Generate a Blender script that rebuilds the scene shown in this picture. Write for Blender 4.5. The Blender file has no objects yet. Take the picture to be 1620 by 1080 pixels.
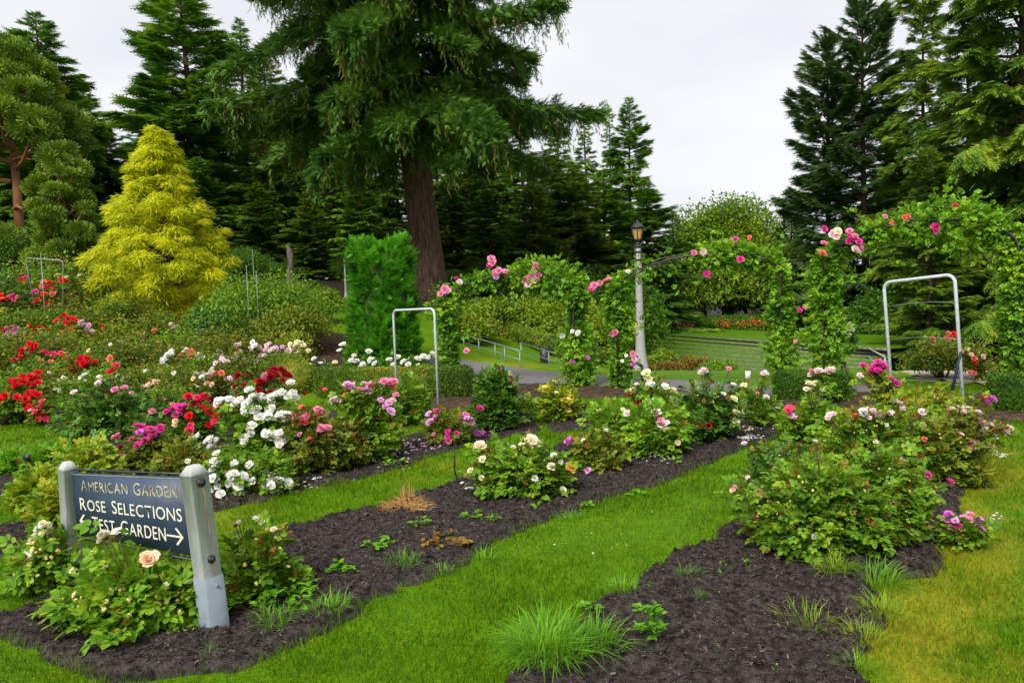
import bpy, math
import numpy as np
from mathutils import Vector, Matrix

# ------------------------------------------------------------------ camera, world, sun
SC = bpy.context.scene
COL = SC.collection
F = 1215.0; PITCH = math.radians(3.2); ROLL = math.radians(2.0); EYE = 1.65
cam_d = bpy.data.cameras.new('camera'); cam = bpy.data.objects.new('camera', cam_d); COL.objects.link(cam)
cr, sr, cp, sp = math.cos(ROLL), math.sin(ROLL), math.cos(PITCH), math.sin(PITCH)
cx = Vector((cr, -sr * sp, -sr * cp)); cy = Vector((sr, cr * sp, cr * cp)); cz = Vector((0, -cp, sp))
M = Matrix((cx, cy, cz)).transposed().to_4x4(); M.translation = (0, 0, EYE)
cam.matrix_world = M
cam_d.sensor_width = 36; cam_d.lens = F / 1620 * 36; cam_d.clip_start = 0.05; cam_d.clip_end = 1000
SC.camera = cam

SUN_EL, SUN_AZ = math.radians(42), math.radians(205)      # azimuth clockwise from +Y: behind the camera, to its left
W = bpy.data.worlds.new('World'); SC.world = W; W.use_nodes = True
nt = W.node_tree; nt.nodes.clear()
wo = nt.nodes.new('ShaderNodeOutputWorld'); bg = nt.nodes.new('ShaderNodeBackground')
sky = nt.nodes.new('ShaderNodeTexSky'); sky.sky_type = 'NISHITA'; sky.sun_disc = False
sky.sun_elevation = SUN_EL; sky.sun_rotation = SUN_AZ
tc = nt.nodes.new('ShaderNodeTexCoord'); mp = nt.nodes.new('ShaderNodeMapping'); mp.inputs['Scale'].default_value = (1.2, 1.2, 3.0)
nz = nt.nodes.new('ShaderNodeTexNoise'); nz.inputs['Scale'].default_value = 1.6; nz.inputs['Detail'].default_value = 5
rp = nt.nodes.new('ShaderNodeValToRGB')
rp.color_ramp.elements[0].position = .4; rp.color_ramp.elements[0].color = (6.6, 6.75, 7.1, 1)
rp.color_ramp.elements[1].position = .6; rp.color_ramp.elements[1].color = (7.75, 7.8, 7.95, 1)
mx = nt.nodes.new('ShaderNodeMix'); mx.data_type = 'RGBA'; mx.inputs[0].default_value = .93
nt.links.new(tc.outputs['Generated'], mp.inputs[0]); nt.links.new(mp.outputs[0], nz.inputs['Vector'])
nt.links.new(nz.outputs['Fac'], rp.inputs[0]); nt.links.new(sky.outputs[0], mx.inputs[6]); nt.links.new(rp.outputs[0], mx.inputs[7])
nt.links.new(mx.outputs[2], bg.inputs['Color']); bg.inputs['Strength'].default_value = .082
nt.links.new(bg.outputs[0], wo.inputs[0])

sd_ = bpy.data.lights.new('sun', 'SUN'); sd_.energy = 2.9; sd_.angle = math.radians(24); sd_.color = (1, .96, .9)
sun = bpy.data.objects.new('sun', sd_); COL.objects.link(sun)
sdir = Vector((math.sin(SUN_AZ) * math.cos(SUN_EL), math.cos(SUN_AZ) * math.cos(SUN_EL), math.sin(SUN_EL)))
sun.rotation_euler = sdir.to_track_quat('Z', 'Y').to_euler(); sun.location = (-8, -12, 30)
SC.view_settings.view_transform = 'Standard'; SC.view_settings.look = 'None'
SC.view_settings.exposure = 0.68; SC.view_settings.gamma = 1
SC.render.engine = 'CYCLES'
cy_ = SC.cycles; cy_.max_bounces = 5; cy_.diffuse_bounces = 3; cy_.glossy_bounces = 2; cy_.transmission_bounces = 3; cy_.transparent_max_bounces = 4
cy_.use_denoising = True; cy_.caustics_reflective = False; cy_.caustics_refractive = False

# ------------------------------------------------------------------ numeric helpers
RNG = np.random.default_rng
def sstep(a, b, x):
    t = np.clip((np.asarray(x, float) - a) / (b - a), 0, 1); return t * t * (3 - 2 * t)
def vnoise(x, y, seed=0.0):
    x = np.asarray(x, float); y = np.asarray(y, float)
    ix, iy = np.floor(x), np.floor(y); fx, fy = x - ix, y - iy
    fx = fx * fx * (3 - 2 * fx); fy = fy * fy * (3 - 2 * fy)
    def h(a, b):
        v = np.sin(a * 127.1 + b * 311.7 + seed * 74.7) * 43758.5453
        return (v - np.floor(v)) * 2 - 1
    return (h(ix, iy) * (1 - fx) + h(ix + 1, iy) * fx) * (1 - fy) + (h(ix, iy + 1) * (1 - fx) + h(ix + 1, iy + 1) * fx) * fy
def hgt(x, y):
    """height of the ground: rose hill up to the left, slope falling to the amphitheatre on the right"""
    x = np.asarray(x, float); y = np.asarray(y, float)
    u = -x * .6 + y * .8 - 15; hill = .14 * .5 * (u + np.sqrt(u * u + 1.5)) - .02
    hill = np.minimum(hill, 3.0) * sstep(4.5, -2.5, x)
    v = x * .3 + y * .75 - 13.3; fall = .13 * .5 * (v + np.sqrt(v * v + 1.0)) - .01
    fall = np.minimum(fall, 2.3 - 1.5 * sstep(46, 50.5, y)) * sstep(-1.5, 3.6, x) * sstep(75, 50, y) + 1.0 * sstep(26, 31, y) * sstep(54, 47, y) * sstep(2, 7, x) * sstep(45, 30, x)
    bump = .02 * vnoise(x * .45, y * .45, 3) * sstep(2, 6, y)
    return np.maximum(hill, 0) - np.maximum(fall, 0) + bump
def hz(x, y): return float(hgt(x, y))
def ray(px, py):
    u = (px - 810) / F; v = (540 - py) / F
    u2 = u * cr + v * sr; v2 = -u * sr + v * cr
    return np.array([u2, cp + v2 * sp, -sp + v2 * cp])
def atD(px, py, D):
    d = ray(px, py); return d * (D / d[1]) + np.array([0, 0, EYE])
def P(px, py):
    """where the line of sight through a point of the photograph meets the ground"""
    d = ray(px, py); t0 = 1.0; prev = t0
    for t in np.linspace(1.5, 90, 700):
        p = d * t; 
        if EYE + p[2] < hgt(p[0], p[1]):
            a, b = prev, t
            for _ in range(30):
                m = (a + b) / 2; q = d * m
                if EYE + q[2] < hgt(q[0], q[1]): b = m
                else: a = m
            q = d * b; return np.array([q[0], q[1], hz(q[0], q[1])])
        prev = t
    q = d * 60; return np.array([q[0], q[1], hz(q[0], q[1])])
def nrm(a):
    a = np.asarray(a, float); return a / np.maximum(np.linalg.norm(a, axis=-1, keepdims=True), 1e-9)

def make_mesh(name, V, Q=None, T=None, mats=(), qm=None, tm=None, smooth=False, attrs=None):
    me = bpy.data.meshes.new(name)
    V = np.asarray(V, np.float32)
    Q = np.zeros((0, 4), np.int32) if Q is None or len(Q) == 0 else np.asarray(Q, np.int32)
    T = np.zeros((0, 3), np.int32) if T is None or len(T) == 0 else np.asarray(T, np.int32)
    me.vertices.add(len(V)); me.vertices.foreach_set('co', V.ravel())
    me.loops.add(Q.size + T.size); me.loops.foreach_set('vertex_index', np.concatenate([Q.ravel(), T.ravel()]))
    me.polygons.add(len(Q) + len(T))
    me.polygons.foreach_set('loop_start', np.concatenate([np.arange(len(Q)) * 4, Q.size + np.arange(len(T)) * 3]).astype(np.int32))
    if qm is not None or tm is not None:
        mi = np.concatenate([np.zeros(len(Q), np.int32) if qm is None else qm, np.zeros(len(T), np.int32) if tm is None else tm])
        me.polygons.foreach_set('material_index', mi.astype(np.int32))
    me.update(calc_edges=True)
    if smooth: me.polygons.foreach_set('use_smooth', np.ones(len(me.polygons), bool))
    for k, v in (attrs or {}).items():
        a = me.attributes.new(k, 'FLOAT', 'POINT'); a.data.foreach_set('value', np.asarray(v, np.float32))
    for m in mats: me.materials.append(m)
    return me
class Buf:
    def __init__(s): s.V = []; s.Q = []; s.T = []; s.qm = []; s.tm = []; s.n = 0
    def add(s, V, Q=None, T=None, m=0):
        V = np.asarray(V, float).reshape(-1, 3)
        if Q is not None and len(Q): Q = np.asarray(Q); s.Q.append(Q + s.n); s.qm.append(np.full(len(Q), m))
        if T is not None and len(T): T = np.asarray(T); s.T.append(T + s.n); s.tm.append(np.full(len(T), m))
        s.V.append(V); s.n += len(V)
    def mesh(s, name, mats=(), smooth=False):
        c = lambda l: np.concatenate(l) if l else None
        return make_mesh(name, np.concatenate(s.V), c(s.Q), c(s.T), mats, c(s.qm), c(s.tm), smooth)
    def box(s, c, size, m=0, R=None):
        x, y, z = np.array(size) / 2.0
        V = np.array([(-x, -y, -z), (x, -y, -z), (x, y, -z), (-x, y, -z), (-x, -y, z), (x, -y, z), (x, y, z), (-x, y, z)])
        if R is not None: V = V @ np.array(R).T
        s.add(V + np.array(c), [(0, 3, 2, 1), (4, 5, 6, 7), (0, 1, 5, 4), (1, 2, 6, 5), (2, 3, 7, 6), (3, 0, 4, 7)], m=m)
    def tube(s, pts, rad, n=6, m=0, caps=True):
        pts = np.asarray(pts, float); k = len(pts); rad = np.broadcast_to(np.asarray(rad, float), (k,))
        tg = np.gradient(pts, axis=0); tg = nrm(tg)
        up = np.where(np.abs(tg[:, 2:3]) > .93, [[1., 0, 0]], [[0, 0, 1.]])
        if k > 2 and abs(tg[:, 2]).max() > .5: up = np.broadcast_to(np.array([[.3, 1., .15]]), (k, 3))
        a = nrm(np.cross(tg, up)); b = np.cross(tg, a)
        th = np.arange(n) * 2 * np.pi / n
        V = pts[:, None] + rad[:, None, None] * (np.cos(th)[None, :, None] * a[:, None] + np.sin(th)[None, :, None] * b[:, None])
        V = V.reshape(-1, 3); i = np.arange(k - 1)[:, None] * n; j = np.arange(n)[None]; jn = (j + 1) % n
        Q = np.stack([i + j, i + jn, i + n + jn, i + n + j], -1).reshape(-1, 4)
        T = None
        if caps:
            V = np.concatenate([V, pts[:1], pts[-1:]]); c0 = k * n
            T = [(c0, (q + 1) % n, q) for q in range(n)] + [(c0 + 1, (k - 1) * n + q, (k - 1) * n + (q + 1) % n) for q in range(n)]
        s.add(V, Q, T, m)
    def lathe(s, prof, n=12, m=0, c=(0, 0, 0), rot=0):
        prof = np.asarray(prof, float); th = np.arange(n) * 2 * np.pi / n + rot; k = len(prof)
        V = np.stack([prof[:, :1] * np.cos(th), prof[:, :1] * np.sin(th), np.repeat(prof[:, 1:], n, 1)], -1).reshape(-1, 3) + np.array(c)
        i = np.arange(k - 1)[:, None] * n; j = np.arange(n)[None]; jn = (j + 1) % n
        s.add(V, np.stack([i + j, i + jn, i + n + jn, i + n + j], -1).reshape(-1, 4), m=m)
    def scatter(s, tpl, pos, Y, Z, sc, m=0, xs=None):
        """copies of a small template: Y its long axis, Z its normal"""
        TV, TQ, TT = tpl; Y = nrm(Y); X = nrm(np.cross(Y, Z)); Z = np.cross(X, Y); n = len(pos)
        sc = np.broadcast_to(np.asarray(sc, float), (n,)); xs = np.ones(n) if xs is None else np.broadcast_to(xs, (n,))
        V = pos[:, None] + sc[:, None, None] * (TV[None, :, 0:1] * X[:, None] * xs[:, None, None] + TV[None, :, 1:2] * Y[:, None] + TV[None, :, 2:3] * Z[:, None])
        off = (np.arange(n) * len(TV))[:, None, None]
        s.add(V.reshape(-1, 3), None if TQ is None else (TQ[None] + off).reshape(-1, 4), None if TT is None else (TT[None] + off).reshape(-1, 3), m)

LEAF = (np.array([(0, 0, 0), (.27, .3, .08), (.24, .66, .06), (0, 1, -.07), (-.24, .66, .06), (-.27, .3, .08)]), np.array([(0, 1, 2, 3), (0, 3, 4, 5)]), None)
ROUND = (np.array([(0, 0, 0), (.38, .28, .07), (.36, .68, .06), (0, 1, -.05), (-.36, .68, .06), (-.38, .28, .07)]), np.array([(0, 1, 2, 3), (0, 3, 4, 5)]), None)
OVAL = (np.array([(0, 0, 0), (.2, .14, .05), (.31, .4, .085), (.25, .72, .06), (0, 1, -.07), (-.25, .72, .06), (-.31, .4, .085), (-.2, .14, .05)]), np.array([(0, 1, 2, 3), (0, 5, 6, 7)]), np.array([(0, 3, 4), (0, 4, 5)]))
def compound():
    V = []; Q = []; T = []
    def leaflet(o, ang, s):
        c, d = math.cos(ang), math.sin(ang); b = len(V)
        for x, y, z in OVAL[0]:
            x *= 1.1; V.append((o[0] + s * (x * c - y * d), o[1] + s * (x * d + y * c), o[2] + s * z))
        Q.extend([tuple(b + i for i in q) for q in OVAL[1]]); T.extend([tuple(b + i for i in q) for q in OVAL[2]])
    leaflet((0, .62, -.03), 0, .5)
    for y, s in ((.55, .42), (.25, .36)):
        leaflet((.02, y, 0), -1.05, s); leaflet((-.02, y, 0), 1.05, s)
    return np.array(V), np.array(Q), np.array(T)
COMP = compound()
def spray(a=.36, fwd=.3, drop=-.07, w=.2):
    V = [(0, i * w, 0) for i in range(5)]; T = []
    for i in range(4):
        for sg in (-1, 1):
            V.append((sg * a * (1 - .13 * i), i * w + fwd + .05 * (i % 2), drop)); T.append((i, i + 1, len(V) - 1) if sg < 0 else (i + 1, i, len(V) - 1))
    V += [(-.06, 1.08, -.03), (.07, 1.1, -.03)]; T.append((4, 14, 13))
    return np.array(V, float), None, np.array(T)
SPRAY = spray()
THIN = spray(.16, .32, -.1)
def fan(n=6, spread=1.1, w=.07):
    V = [(0, 0, 0)]; T = []
    for i in range(n):
        a = (i / (n - 1) - .5) * 2 * spread; z = .25 * math.sin(i * 2.1)
        V += [(math.sin(a - w), math.cos(a - w), z), (math.sin(a + w) * .96, math.cos(a + w) * .96, z)]; T.append((0, len(V) - 1, len(V) - 2))
    return np.array(V, float), None, np.array(T)
TUFT = fan(7, 1.25, .09)
BLADE = (np.array([(-.05, 0, 0), (.05, 0, 0), (.04, .5, .06), (-.04, .5, .06), (0, 1, -.32)]), np.array([(0, 1, 2, 3)]), np.array([(3, 2, 4)]))
STRAP = (np.array([(-.04, 0, 0), (.04, 0, 0), (.045, .35, .12), (-.045, .35, .12), (.04, .7, .1), (-.04, .7, .1), (0, 1, -.12)]), np.array([(0, 1, 2, 3), (3, 2, 4, 5)]), np.array([(5, 4, 6)]))

# ------------------------------------------------------------------ object helpers
def link(name, me, parent=None, loc=None):
    o = bpy.data.objects.new(name, me); COL.objects.link(o)
    if parent is not None: o.parent = parent
    if loc is not None: o.location = loc
    return o
def tag(o, label=None, cat=None, group=None, kind=None):
    if label: o['label'] = label
    if cat: o['category'] = cat
    if group: o['group'] = group
    if kind: o['kind'] = kind
    return o
def thing(name, loc, label, cat, group=None, rz=0.0, sc=None):
    o = bpy.data.objects.new(name, None); COL.objects.link(o); o.location = loc; o.rotation_euler = (0, 0, rz)
    o.empty_display_size = .2
    if sc is not None: o.scale = sc
    return tag(o, label, cat, group)

# ------------------------------------------------------------------ materials
def new_mat(name):
    m = bpy.data.materials.new(name); m.use_nodes = True; t = m.node_tree; t.nodes.clear()
    return m, t, t.nodes.new, t.links.new
def leaf_mat(name, cols, trans=.3, nscale=1.2, rough=.55, spec=.25, noise_mix=.5):
    """leaves: each leaf its own tone from a ramp, whole sprays drifting in hue"""
    m, t, N, L = new_mat(name)
    out = N('ShaderNodeOutputMaterial'); ge = N('ShaderNodeNewGeometry'); rmp = N('ShaderNodeValToRGB')
    no = N('ShaderNodeTexNoise'); no.inputs['Scale'].default_value = nscale; no.inputs['Detail'].default_value = 3
    L(ge.outputs['Position'], no.inputs['Vector'])
    mr = N('ShaderNodeMapRange'); mr.inputs[1].default_value = .3; mr.inputs[2].default_value = .7; L(no.outputs['Fac'], mr.inputs[0])
    mi = N('ShaderNodeMix'); mi.inputs[0].default_value = noise_mix; L(ge.outputs['Random Per Island'], mi.inputs[2]); L(mr.outputs[0], mi.inputs[3])
    L(mi.outputs[0], rmp.inputs[0])
    e = rmp.color_ramp.elements
    while len(e) < len(cols): e.new(.5)
    for i, c in enumerate(cols): e[i].position = .08 + .84 * i / (len(cols) - 1); e[i].color = (*c, 1)
    p = N('ShaderNodeBsdfPrincipled'); p.inputs['Roughness'].default_value = rough; p.inputs['Specular IOR Level'].default_value = spec
    L(rmp.outputs[0], p.inputs['Base Color'])
    tr = N('ShaderNodeBsdfTranslucent'); hs = N('ShaderNodeHueSaturation'); hs.inputs['Hue'].default_value = .485; hs.inputs['Value'].default_value = 1.25
    L(rmp.outputs[0], hs.inputs['Color']); L(hs.outputs[0], tr.inputs['Color'])
    ms = N('ShaderNodeMixShader'); ms.inputs[0].default_value = trans; L(p.outputs[0], ms.inputs[1]); L(tr.outputs[0], ms.inputs[2])
    L(ms.outputs[0], out.inputs[0]); return m
def plain_mat(name, c1, c2=None, scale=8, rough=.7, metal=0, bump=0, bscale=40, spec=.3, stretch=(1, 1, 1), detail=6, lo=.35, hi=.65, coords='Object'):
    m, t, N, L = new_mat(name)
    out = N('ShaderNodeOutputMaterial'); p = N('ShaderNodeBsdfPrincipled'); L(p.outputs[0], out.inputs[0])
    p.inputs['Roughness'].default_value = rough; p.inputs['Metallic'].default_value = metal; p.inputs['Specular IOR Level'].default_value = spec
    p.inputs['Base Color'].default_value = (*c1, 1)
    co = N('ShaderNodeTexCoord'); ma = N('ShaderNodeMapping'); ma.inputs['Scale'].default_value = stretch; L(co.outputs[coords], ma.inputs[0])
    if c2:
        no = N('ShaderNodeTexNoise'); no.inputs['Scale'].default_value = scale; no.inputs['Detail'].default_value = detail; L(ma.outputs[0], no.inputs['Vector'])
        r = N('ShaderNodeValToRGB'); r.color_ramp.elements[0].position = lo; r.color_ramp.elements[1].position = hi
        r.color_ramp.elements[0].color = (*c1, 1); r.color_ramp.elements[1].color = (*c2, 1); L(no.outputs['Fac'], r.inputs[0]); L(r.outputs[0], p.inputs['Base Color'])
    if bump:
        nb = N('ShaderNodeTexNoise'); nb.inputs['Scale'].default_value = bscale; nb.inputs['Detail'].default_value = 5; L(ma.outputs[0], nb.inputs['Vector'])
        b = N('ShaderNodeBump'); b.inputs['Strength'].default_value = bump; b.inputs['Distance'].default_value = .03; L(nb.outputs['Fac'], b.inputs['Height']); L(b.outputs[0], p.inputs['Normal'])
    return m
def grass_mat(name, blades):
    m, t, N, L = new_mat(name)
    out = N('ShaderNodeOutputMaterial'); ge = N('ShaderNodeNewGeometry'); at = N('ShaderNodeAttribute'); at.attribute_name = 'dry'
    no = N('ShaderNodeTexNoise'); no.inputs['Scale'].default_value = 3.5; no.inputs['Detail'].default_value = 8; no.inputs['Roughness'].default_value = .75; L(ge.outputs['Position'], no.inputs['Vector'])
    fac = no.outputs['Fac']
    if blades:
        mi = N('ShaderNodeMix'); mi.inputs[0].default_value = .55; L(ge.outputs['Random Per Island'], mi.inputs[2]); L(no.outputs['Fac'], mi.inputs[3]); fac = mi.outputs[0]
    else:
        n2 = N('ShaderNodeTexNoise'); n2.inputs['Scale'].default_value = 55; n2.inputs['Detail'].default_value = 4; L(ge.outputs['Position'], n2.inputs['Vector'])
        mi = N('ShaderNodeMix'); mi.inputs[0].default_value = .5; L(n2.outputs['Fac'], mi.inputs[2]); L(no.outputs['Fac'], mi.inputs[3]); fac = mi.outputs[0]
    r = N('ShaderNodeValToRGB'); e = r.color_ramp.elements
    cols = [(.034, .088, .001), (.076, .178, .0015), (.165, .275, .004)]
    e.new(.5)
    for i, c in enumerate(cols): e[i].position = (.28, .5, .74)[i]; e[i].color = (*c, 1)
    L(fac, r.inputs[0])
    d = N('ShaderNodeValToRGB'); e = d.color_ramp.elements; e.new(.5)
    for i, c in enumerate([(.1, .19, .004), (.23, .25, .01), (.34, .22, .03)]): e[i].position = (.3, .5, .72)[i]; e[i].color = (*c, 1)
    L(fac, d.inputs[0])
    mc = N('ShaderNodeMix'); mc.data_type = 'RGBA'; L(at.outputs['Fac'], mc.inputs[0]); L(r.outputs[0], mc.inputs[6]); L(d.outputs[0], mc.inputs[7])
    p = N('ShaderNodeBsdfPrincipled'); p.inputs['Roughness'].default_value = .6; p.inputs['Specular IOR Level'].default_value = .08
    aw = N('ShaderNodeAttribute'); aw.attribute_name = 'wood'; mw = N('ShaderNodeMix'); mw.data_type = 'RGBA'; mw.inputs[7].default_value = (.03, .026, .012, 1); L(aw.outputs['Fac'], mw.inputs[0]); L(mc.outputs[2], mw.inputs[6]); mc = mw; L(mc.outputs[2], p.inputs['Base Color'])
    if blades:
        tr = N('ShaderNodeBsdfTranslucent'); L(mc.outputs[2], tr.inputs['Color'])
        ms = N('ShaderNodeMixShader'); ms.inputs[0].default_value = .35; L(p.outputs[0], ms.inputs[1]); L(tr.outputs[0], ms.inputs[2]); L(ms.outputs[0], out.inputs[0])
    else:
        b = N('ShaderNodeBump'); b.inputs['Strength'].default_value = .8; b.inputs['Distance'].default_value = .03; L(mi.outputs[0], b.inputs['Height']); L(b.outputs[0], p.inputs['Normal']); L(p.outputs[0], out.inputs[0])
    return m
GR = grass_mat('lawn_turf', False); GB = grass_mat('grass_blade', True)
SOIL = plain_mat('dark_soil', (.016, .0125, .0115), (.078, .063, .058), 24, .95, bump=1, bscale=60, spec=.1, coords='Object', detail=9)
MULCH = plain_mat('hill_mulch', (.03, .02, .013), (.11, .07, .045), 9, .95, bump=1, bscale=40, spec=.1, detail=9)
CHIP = leaf_mat('bark_chip', [(.01, .007, .006), (.03, .022, .018), (.07, .05, .04), (.2, .15, .11)], 0, 20, .9, .1, .2)
ASPH = plain_mat('asphalt', (.13, .12, .125), (.19, .175, .18), 30, .9, bump=.3, bscale=150, spec=.2)
GRAVEL = plain_mat('pale_gravel', (.33, .28, .22), (.45, .38, .31), 20, .95, bump=.3, bscale=120)
STONE = plain_mat('terrace_stone', (.1, .1, .085), (.2, .19, .16), 5, .9, bump=.4, bscale=30)
POST = plain_mat('weathered_paint', (.36, .385, .37), (.52, .545, .53), 5, .75, bump=.25, bscale=30, stretch=(6, 6, 1), lo=.3, hi=.7)
ENDG = plain_mat('weathered_end_grain', (.3, .31, .29), (.4, .41, .38), 12, .8, bump=.25, bscale=50)
PANEL = plain_mat('slate_blue_paint', (.028, .048, .088), (.04, .064, .108), 4, .5, bump=.08, bscale=25, spec=.4)
EDGE = plain_mat('panel_edge', (.12, .15, .19), (.25, .27, .3), 30, .7)
LETTER = plain_mat('cream_lettering', (.68, .64, .5), (.8, .77, .66), 14, .6)
GILT = plain_mat('worn_gilt_lettering', (.2, .17, .11), (.56, .5, .34), 22, .55, lo=.42, hi=.58, spec=.4)
BLACK = plain_mat('black_iron', (.012, .012, .014), (.03, .03, .032), 20, .45, spec=.5)
RUST = plain_mat('rust_stain', (.3, .17, .06), (.42, .38, .3), 18, .85, lo=.4, hi=.75, stretch=(1, 1, .25))
ZINC = plain_mat('galvanised_steel', (.42, .46, .5), (.55, .59, .62), 25, .5, metal=0, spec=.5)
SLEEVE = plain_mat('zinc_sleeve', (.16, .195, .225), (.21, .25, .28), 12, .8, metal=0)
WIRE = plain_mat('wire', (.25, .28, .29), None, rough=.5, metal=.5)
CONC = plain_mat('concrete', (.26, .25, .25), (.4, .39, .385), 40, .9, bump=.4, bscale=90)
BARK = plain_mat('conifer_bark', (.035, .02, .014), (.11, .066, .047), 5, .95, bump=1, bscale=12, stretch=(3, 3, .5), detail=8)
REDBARK = plain_mat('pine_bark', (.2, .085, .04), (.36, .16, .075), 4, .9, bump=.7, bscale=9, stretch=(1, 1, .4))
GREYBARK = plain_mat('grey_bark', (.05, .042, .035), (.13, .11, .09), 6, .95, bump=.8, bscale=15, stretch=(2, 2, .5))
CANE = plain_mat('rose_cane', (.05, .07, .018), (.09, .075, .035), 15, .7)
STRAW = leaf_mat('dry_straw', [(.3, .15, .05), (.5, .29, .1), (.62, .42, .18)], .2)
DEADLEAF = plain_mat('fallen_leaf', (.35, .13, .05), (.5, .24, .12), 20, .7)
TAGW = plain_mat('white_tag', (.75, .75, .73), None, rough=.5)
NAVY = plain_mat('navy_strap', (.01, .014, .045), None, rough=.5)
LM = {
 'mid':    leaf_mat('rose_leaf', [(0.041, 0.1092, 0.0078), (0.0956, 0.2184, 0.0117), (0.182, 0.3354, 0.0182), (0.3412, 0.468, 0.026)], .3, 5),
 'light':  leaf_mat('pale_rose_leaf', [(0.068, 0.1764, 0.009), (0.1285, 0.2822, 0.0134), (0.2117, 0.3998, 0.0202), (0.3931, 0.5057, 0.0336)], .32, 5),
 'dark':   leaf_mat('glossy_rose_leaf', [(0.0275, 0.0844, 0.0108), (0.0575, 0.1604, 0.0162), (0.1148, 0.2531, 0.023), (0.2295, 0.3712, 0.0338)], .25, 5, .4, .4),
 'olive':  leaf_mat('olive_rose_leaf', [(0.0401, 0.0842, 0.0081), (0.1003, 0.1782, 0.0121), (0.2187, 0.2754, 0.0216), (0.401, 0.324, 0.0338)], .3, 5),
 'yellow': leaf_mat('yellowing_rose_leaf', [(0.0809, 0.1874, 0.0084), (0.1733, 0.3087, 0.0126), (0.3119, 0.3969, 0.0168), (0.5198, 0.419, 0.0315)], .32, 5),
 'young':  leaf_mat('bronze_shoot', [(.13, .06, .012), (.24, .1, .02), (.28, .22, .025), (.2, .28, .025)], .3, 7),
 'weed':   leaf_mat('weed_leaf', [(.08, .24, .01), (.14, .36, .015), (.25, .48, .03)], .35, 5),
 'box':    leaf_mat('box_leaf', [(0.0379, 0.0885, 0.0077), (0.0885, 0.1644, 0.011), (0.1898, 0.253, 0.0176), (0.3415, 0.2656, 0.0275)], .2, 1.1, noise_mix=.7),
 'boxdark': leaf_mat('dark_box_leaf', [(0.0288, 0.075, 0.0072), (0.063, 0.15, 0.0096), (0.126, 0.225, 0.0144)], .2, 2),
 'yew':    leaf_mat('column_leaf', [(0.024, 0.11, 0.006), (0.06, 0.253, 0.012), (0.12, 0.407, 0.02), (0.192, 0.517, 0.03)], .25, 1.5),
 'gold':   leaf_mat('golden_thread', [(0.1344, 0.2204, 0.006), (0.4032, 0.4756, 0.008), (0.672, 0.6844, 0.012), (0.8288, 0.812, 0.022)], .3, 1.6, noise_mix=.4),
 'fir':    leaf_mat('fir_needle', [(0.0355, 0.1109, 0.0108), (0.0888, 0.2244, 0.018), (0.1924, 0.3696, 0.0243), (0.3552, 0.5016, 0.027)], .15, .35),
 'firblue': leaf_mat('blue_fir_needle', [(0.0368, 0.0939, 0.026), (0.0805, 0.1625, 0.038), (0.161, 0.2527, 0.05)], .15, .4),
 'firolive': leaf_mat('olive_fir_needle', [(0.0311, 0.091, 0.009), (0.0778, 0.1738, 0.014), (0.173, 0.2813, 0.02), (0.3115, 0.3641, 0.027)], .18, .35),
 'spruce': leaf_mat('spruce_needle', [(0.0213, 0.0695, 0.01), (0.0498, 0.1333, 0.016), (0.1005, 0.2085, 0.022), (0.1657, 0.2781, 0.03)], .18, .4),
 'spruceold': leaf_mat('hanging_spruce_twig', [(0.0506, 0.0723, 0.01), (0.1011, 0.1272, 0.014), (0.1878, 0.1806, 0.024), (0.2746, 0.2167, 0.042)], .18, .5),
 'pine':   leaf_mat('pine_needle', [(0.0637, 0.1288, 0.0126), (0.1417, 0.2392, 0.0196), (0.2834, 0.368, 0.0252)], .15, .5),
 'broad':  leaf_mat('broad_leaf', [(0.0449, 0.1034, 0.0069), (0.0971, 0.2, 0.0103), (0.1943, 0.3174, 0.0149), (0.314, 0.3588, 0.0207)], .3, .6),
 'broadd': leaf_mat('dark_broad_leaf', [(0.0274, 0.0918, 0.007), (0.0684, 0.1734, 0.01), (0.1368, 0.2652, 0.014)], .25, .7),  # deeper green leaf of the undergrowth and border shrubs
 'rhodo':  leaf_mat('rhododendron_leaf', [(0.0633, 0.1202, 0.0077), (0.1265, 0.215, 0.0099), (0.215, 0.3162, 0.0143), (0.3289, 0.3921, 0.022)], .25, 1),
 'climb':  leaf_mat('climber_leaf', [(0.047, 0.145, 0.0091), (0.1033, 0.2645, 0.013), (0.2066, 0.4265, 0.0195), (0.4133, 0.546, 0.0286)], .33, 2.2),
}
def petal(name, a, b, c=None, tr=.3):
    return leaf_mat(name, [a, b] + ([c] if c else []), tr, 30, .5, .2, .25)
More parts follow.
